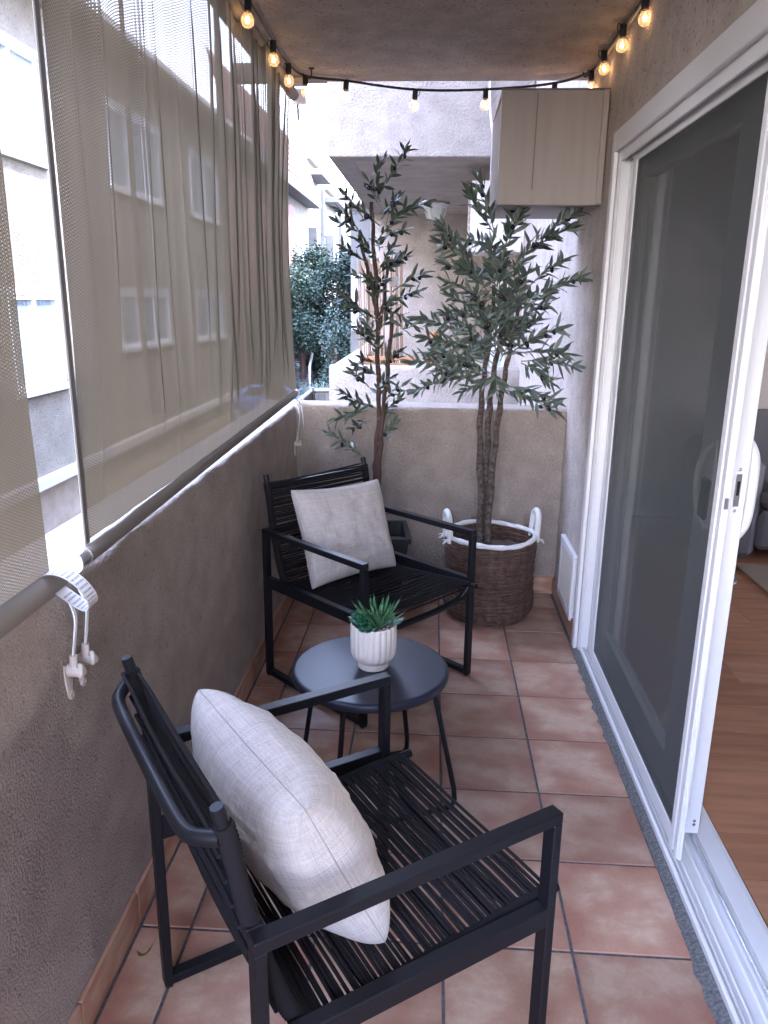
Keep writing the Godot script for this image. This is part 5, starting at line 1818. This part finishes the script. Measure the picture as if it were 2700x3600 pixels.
	for k in 14:
		var m := MB.new()
		m.bx(-1.0 + k * 0.2, -0.81 + k * 0.2, 0.0, 3.5 + 0.03 * (k % 3), -0.02, 0.02)
		obj("board", m, M["fence_wood%d" % (k % 3)], gf)
	# trees and shrubs
	far_tree("street_tree", "tall dense dark green tree in front of the white townhouses", V(-5.25, -3.2, -36.5), 6.9, 1.15, 11000, 0.10, Color(0.012, 0.028, 0.020), Color(0.032, 0.058, 0.038), 1.2, 3)
	far_tree("street_tree", "dark tree beside the pale house corner", V(-4.1, -3.2, -37.5), 6.7, 0.95, 8000, 0.10, Color(0.010, 0.024, 0.020), Color(0.026, 0.048, 0.034), 1.0, 3)
	far_tree("street_tree", "paler leafy tree growing over the boarded ramp", V(-5.75, -3.2, -34.0), 5.9, 0.95, 7000, 0.085, Color(0.026, 0.052, 0.038), Color(0.055, 0.085, 0.06), 2.6, 2)
	far_tree("street_tree", "thin loose tree in front of the brick house", V(-6.9, -3.2, -36.0), 6.6, 0.9, 900, 0.09, Color(0.06, 0.10, 0.06), Color(0.14, 0.19, 0.12), 3.0, 2)
	far_tree("street_tree", "narrow pointed cypress before the white wall", V(-6.75, -3.2, -38.5), 6.7, 0.36, 1600, 0.08, Color(0.03, 0.05, 0.05), Color(0.06, 0.085, 0.075), 1.0, 5)
	far_tree("hedge_shrub", "big rounded hedge to the left of the boarded ramp", V(-6.55, -3.2, -31.5), 4.5, 1.05, 8000, 0.085, Color(0.018, 0.040, 0.032), Color(0.042, 0.072, 0.052), 0.2, 2)
	far_tree("hedge_shrub", "low dark ivy hedge along the edge of the ramp", V(-6.15, -3.2, -29.5), 2.9, 0.55, 3600, 0.07, Color(0.012, 0.028, 0.024), Color(0.03, 0.055, 0.04), 0.1, 2)
	far_tree("hedge_shrub", "blue green shrub at the foot of the pale house corner", V(-3.7, -3.2, -30.0), 4.1, 0.8, 5600, 0.075, Color(0.022, 0.044, 0.038), Color(0.05, 0.08, 0.062), 0.3, 2)
	var gr := thing("fountain_grass", "tuft of arching blue green grass beside the parked car", "grass", V(-3.95, -3.2, -26.6))
	var gm := MB.new()
	for k in 170:
		var a := rng.randf() * TAU
		var rr := rng.randf_range(0.25, 0.75)
		var hh := rng.randf_range(1.1, 1.95)
		var o := V(cos(a), 0, sin(a))
		gm.col = Color(0.06, 0.11, 0.09).lerp(Color(0.15, 0.2, 0.15), rng.randf())
		gm.tube([o * 0.08, o * rr * 0.45 + V(0, hh * 0.75, 0), o * rr + V(0, hh, 0), o * rr * 1.25 + V(0, hh * 0.93, 0)], [0.014, 0.012, 0.008, 0.002], 4)
	gm.col = Color(1, 1, 1)
	obj("blades", gm, M.far_leaf, gr)
	var yu := thing("yucca", "spiky bright yucca in front of the brick house", "yucca", V(-6.6, -3.2, -33.4))
	var ym := MB.new()
	ym.tube([V(0, 0, 0), V(0, 5.0, 0)], 0.09, 7)
	obj("trunk", ym, M.bark_red, yu)
	var yl := MB.new()
	for k in 70:
		var d := V(rng.randfn(), rng.randfn() + 0.2, rng.randfn()).normalized()
		yl.col = Color(0.08, 0.14, 0.05).lerp(Color(0.2, 0.26, 0.1), rng.randf())
		yl.tube([V(0, 5.0, 0), V(0, 5.0, 0) + d * 0.3, V(0, 5.0, 0) + d * 0.55], [0.02, 0.02, 0.002], 4)
	obj("spikes", yl, M.far_leaf, yu)
	build_car()

func build_car() -> void:
	# a saloon parked across the view, nose towards +x
	var c := thing("parked_car", "blue saloon car parked beyond the end of the shade", "car", V(-6.2, -3.2, -30.6))
	var b := MB.new()
	var low := [[-2.25, 0.45], [-2.2, 0.85], [-1.7, 0.98], [1.05, 0.96], [1.9, 0.86], [2.22, 0.68], [2.25, 0.40]]
	var rows := []
	for q in low:
		rows.append([V(q[0], 0.28, 0.88), V(q[0], q[1] - 0.12, 0.90), V(q[0] * 0.99, q[1], 0.74), V(q[0] * 0.99, q[1], -0.74), V(q[0], q[1] - 0.12, -0.90), V(q[0], 0.28, -0.88)])
	b.sheet(rows)
	obj("body", b, M.car_paint, c)
	var rf := MB.new()
	var rr := []
	for q in [[-1.75, 0.99], [-1.2, 1.33], [-0.75, 1.45], [0.1, 1.46], [0.55, 1.38], [1.25, 0.98]]:
		rr.append([V(q[0], minf(q[1], 1.0) - 0.03, 0.80), V(q[0] * 0.97, q[1] - 0.05, lerpf(0.80, 0.60, clampf((q[1] - 0.98) / 0.45, 0, 1))), V(q[0] * 0.96, q[1], 0.50), V(q[0] * 0.96, q[1], -0.50), V(q[0] * 0.97, q[1] - 0.05, -lerpf(0.80, 0.60, clampf((q[1] - 0.98) / 0.45, 0, 1))), V(q[0], minf(q[1], 1.0) - 0.03, -0.80)])
	rf.sheet(rr)
	obj("cabin", rf, M.car_paint, c)
	for q in [[[-1.25, 1.04], [-0.95, 1.33], [-0.32, 1.37], [-0.30, 1.04]], [[-0.24, 1.04], [-0.26, 1.37], [0.25, 1.34], [0.85, 1.04]]]:
		var g := MB.new()
		var p := []
		for k in q:
			p.append(V(k[0], k[1], lerpf(0.815, 0.655, (k[1] - 1.0) / 0.4)))
		g.quad(p[0], p[1], p[2], p[3], V(0, 0.35, 0.93).normalized())
		obj("side_window", g, M.car_glass, c)
	var ws := MB.new()
	ws.quad(V(0.60, 1.37, 0.5), V(1.18, 1.03, 0.66), V(1.18, 1.03, -0.66), V(0.60, 1.37, -0.5), V(0.5, 0.86, 0))
	obj("windscreen", ws, M.car_glass, c)
	for x: float in [-1.4, 1.4]:
		for z: float in [-0.8, 0.8]:
			var w := MB.new()
			w.tube([V(x, 0.32, z - 0.1), V(x, 0.32, z + 0.1)], 0.32, 18)
			var wo := obj("wheel", w, M.tyre, c)
			var rm := MB.new()
			rm.tube([V(x, 0.32, z + (0.1 if z > 0 else -0.1)), V(x, 0.32, z + (0.11 if z > 0 else -0.11))], 0.2, 14)
			obj("rim", rm, M.steel, wo)
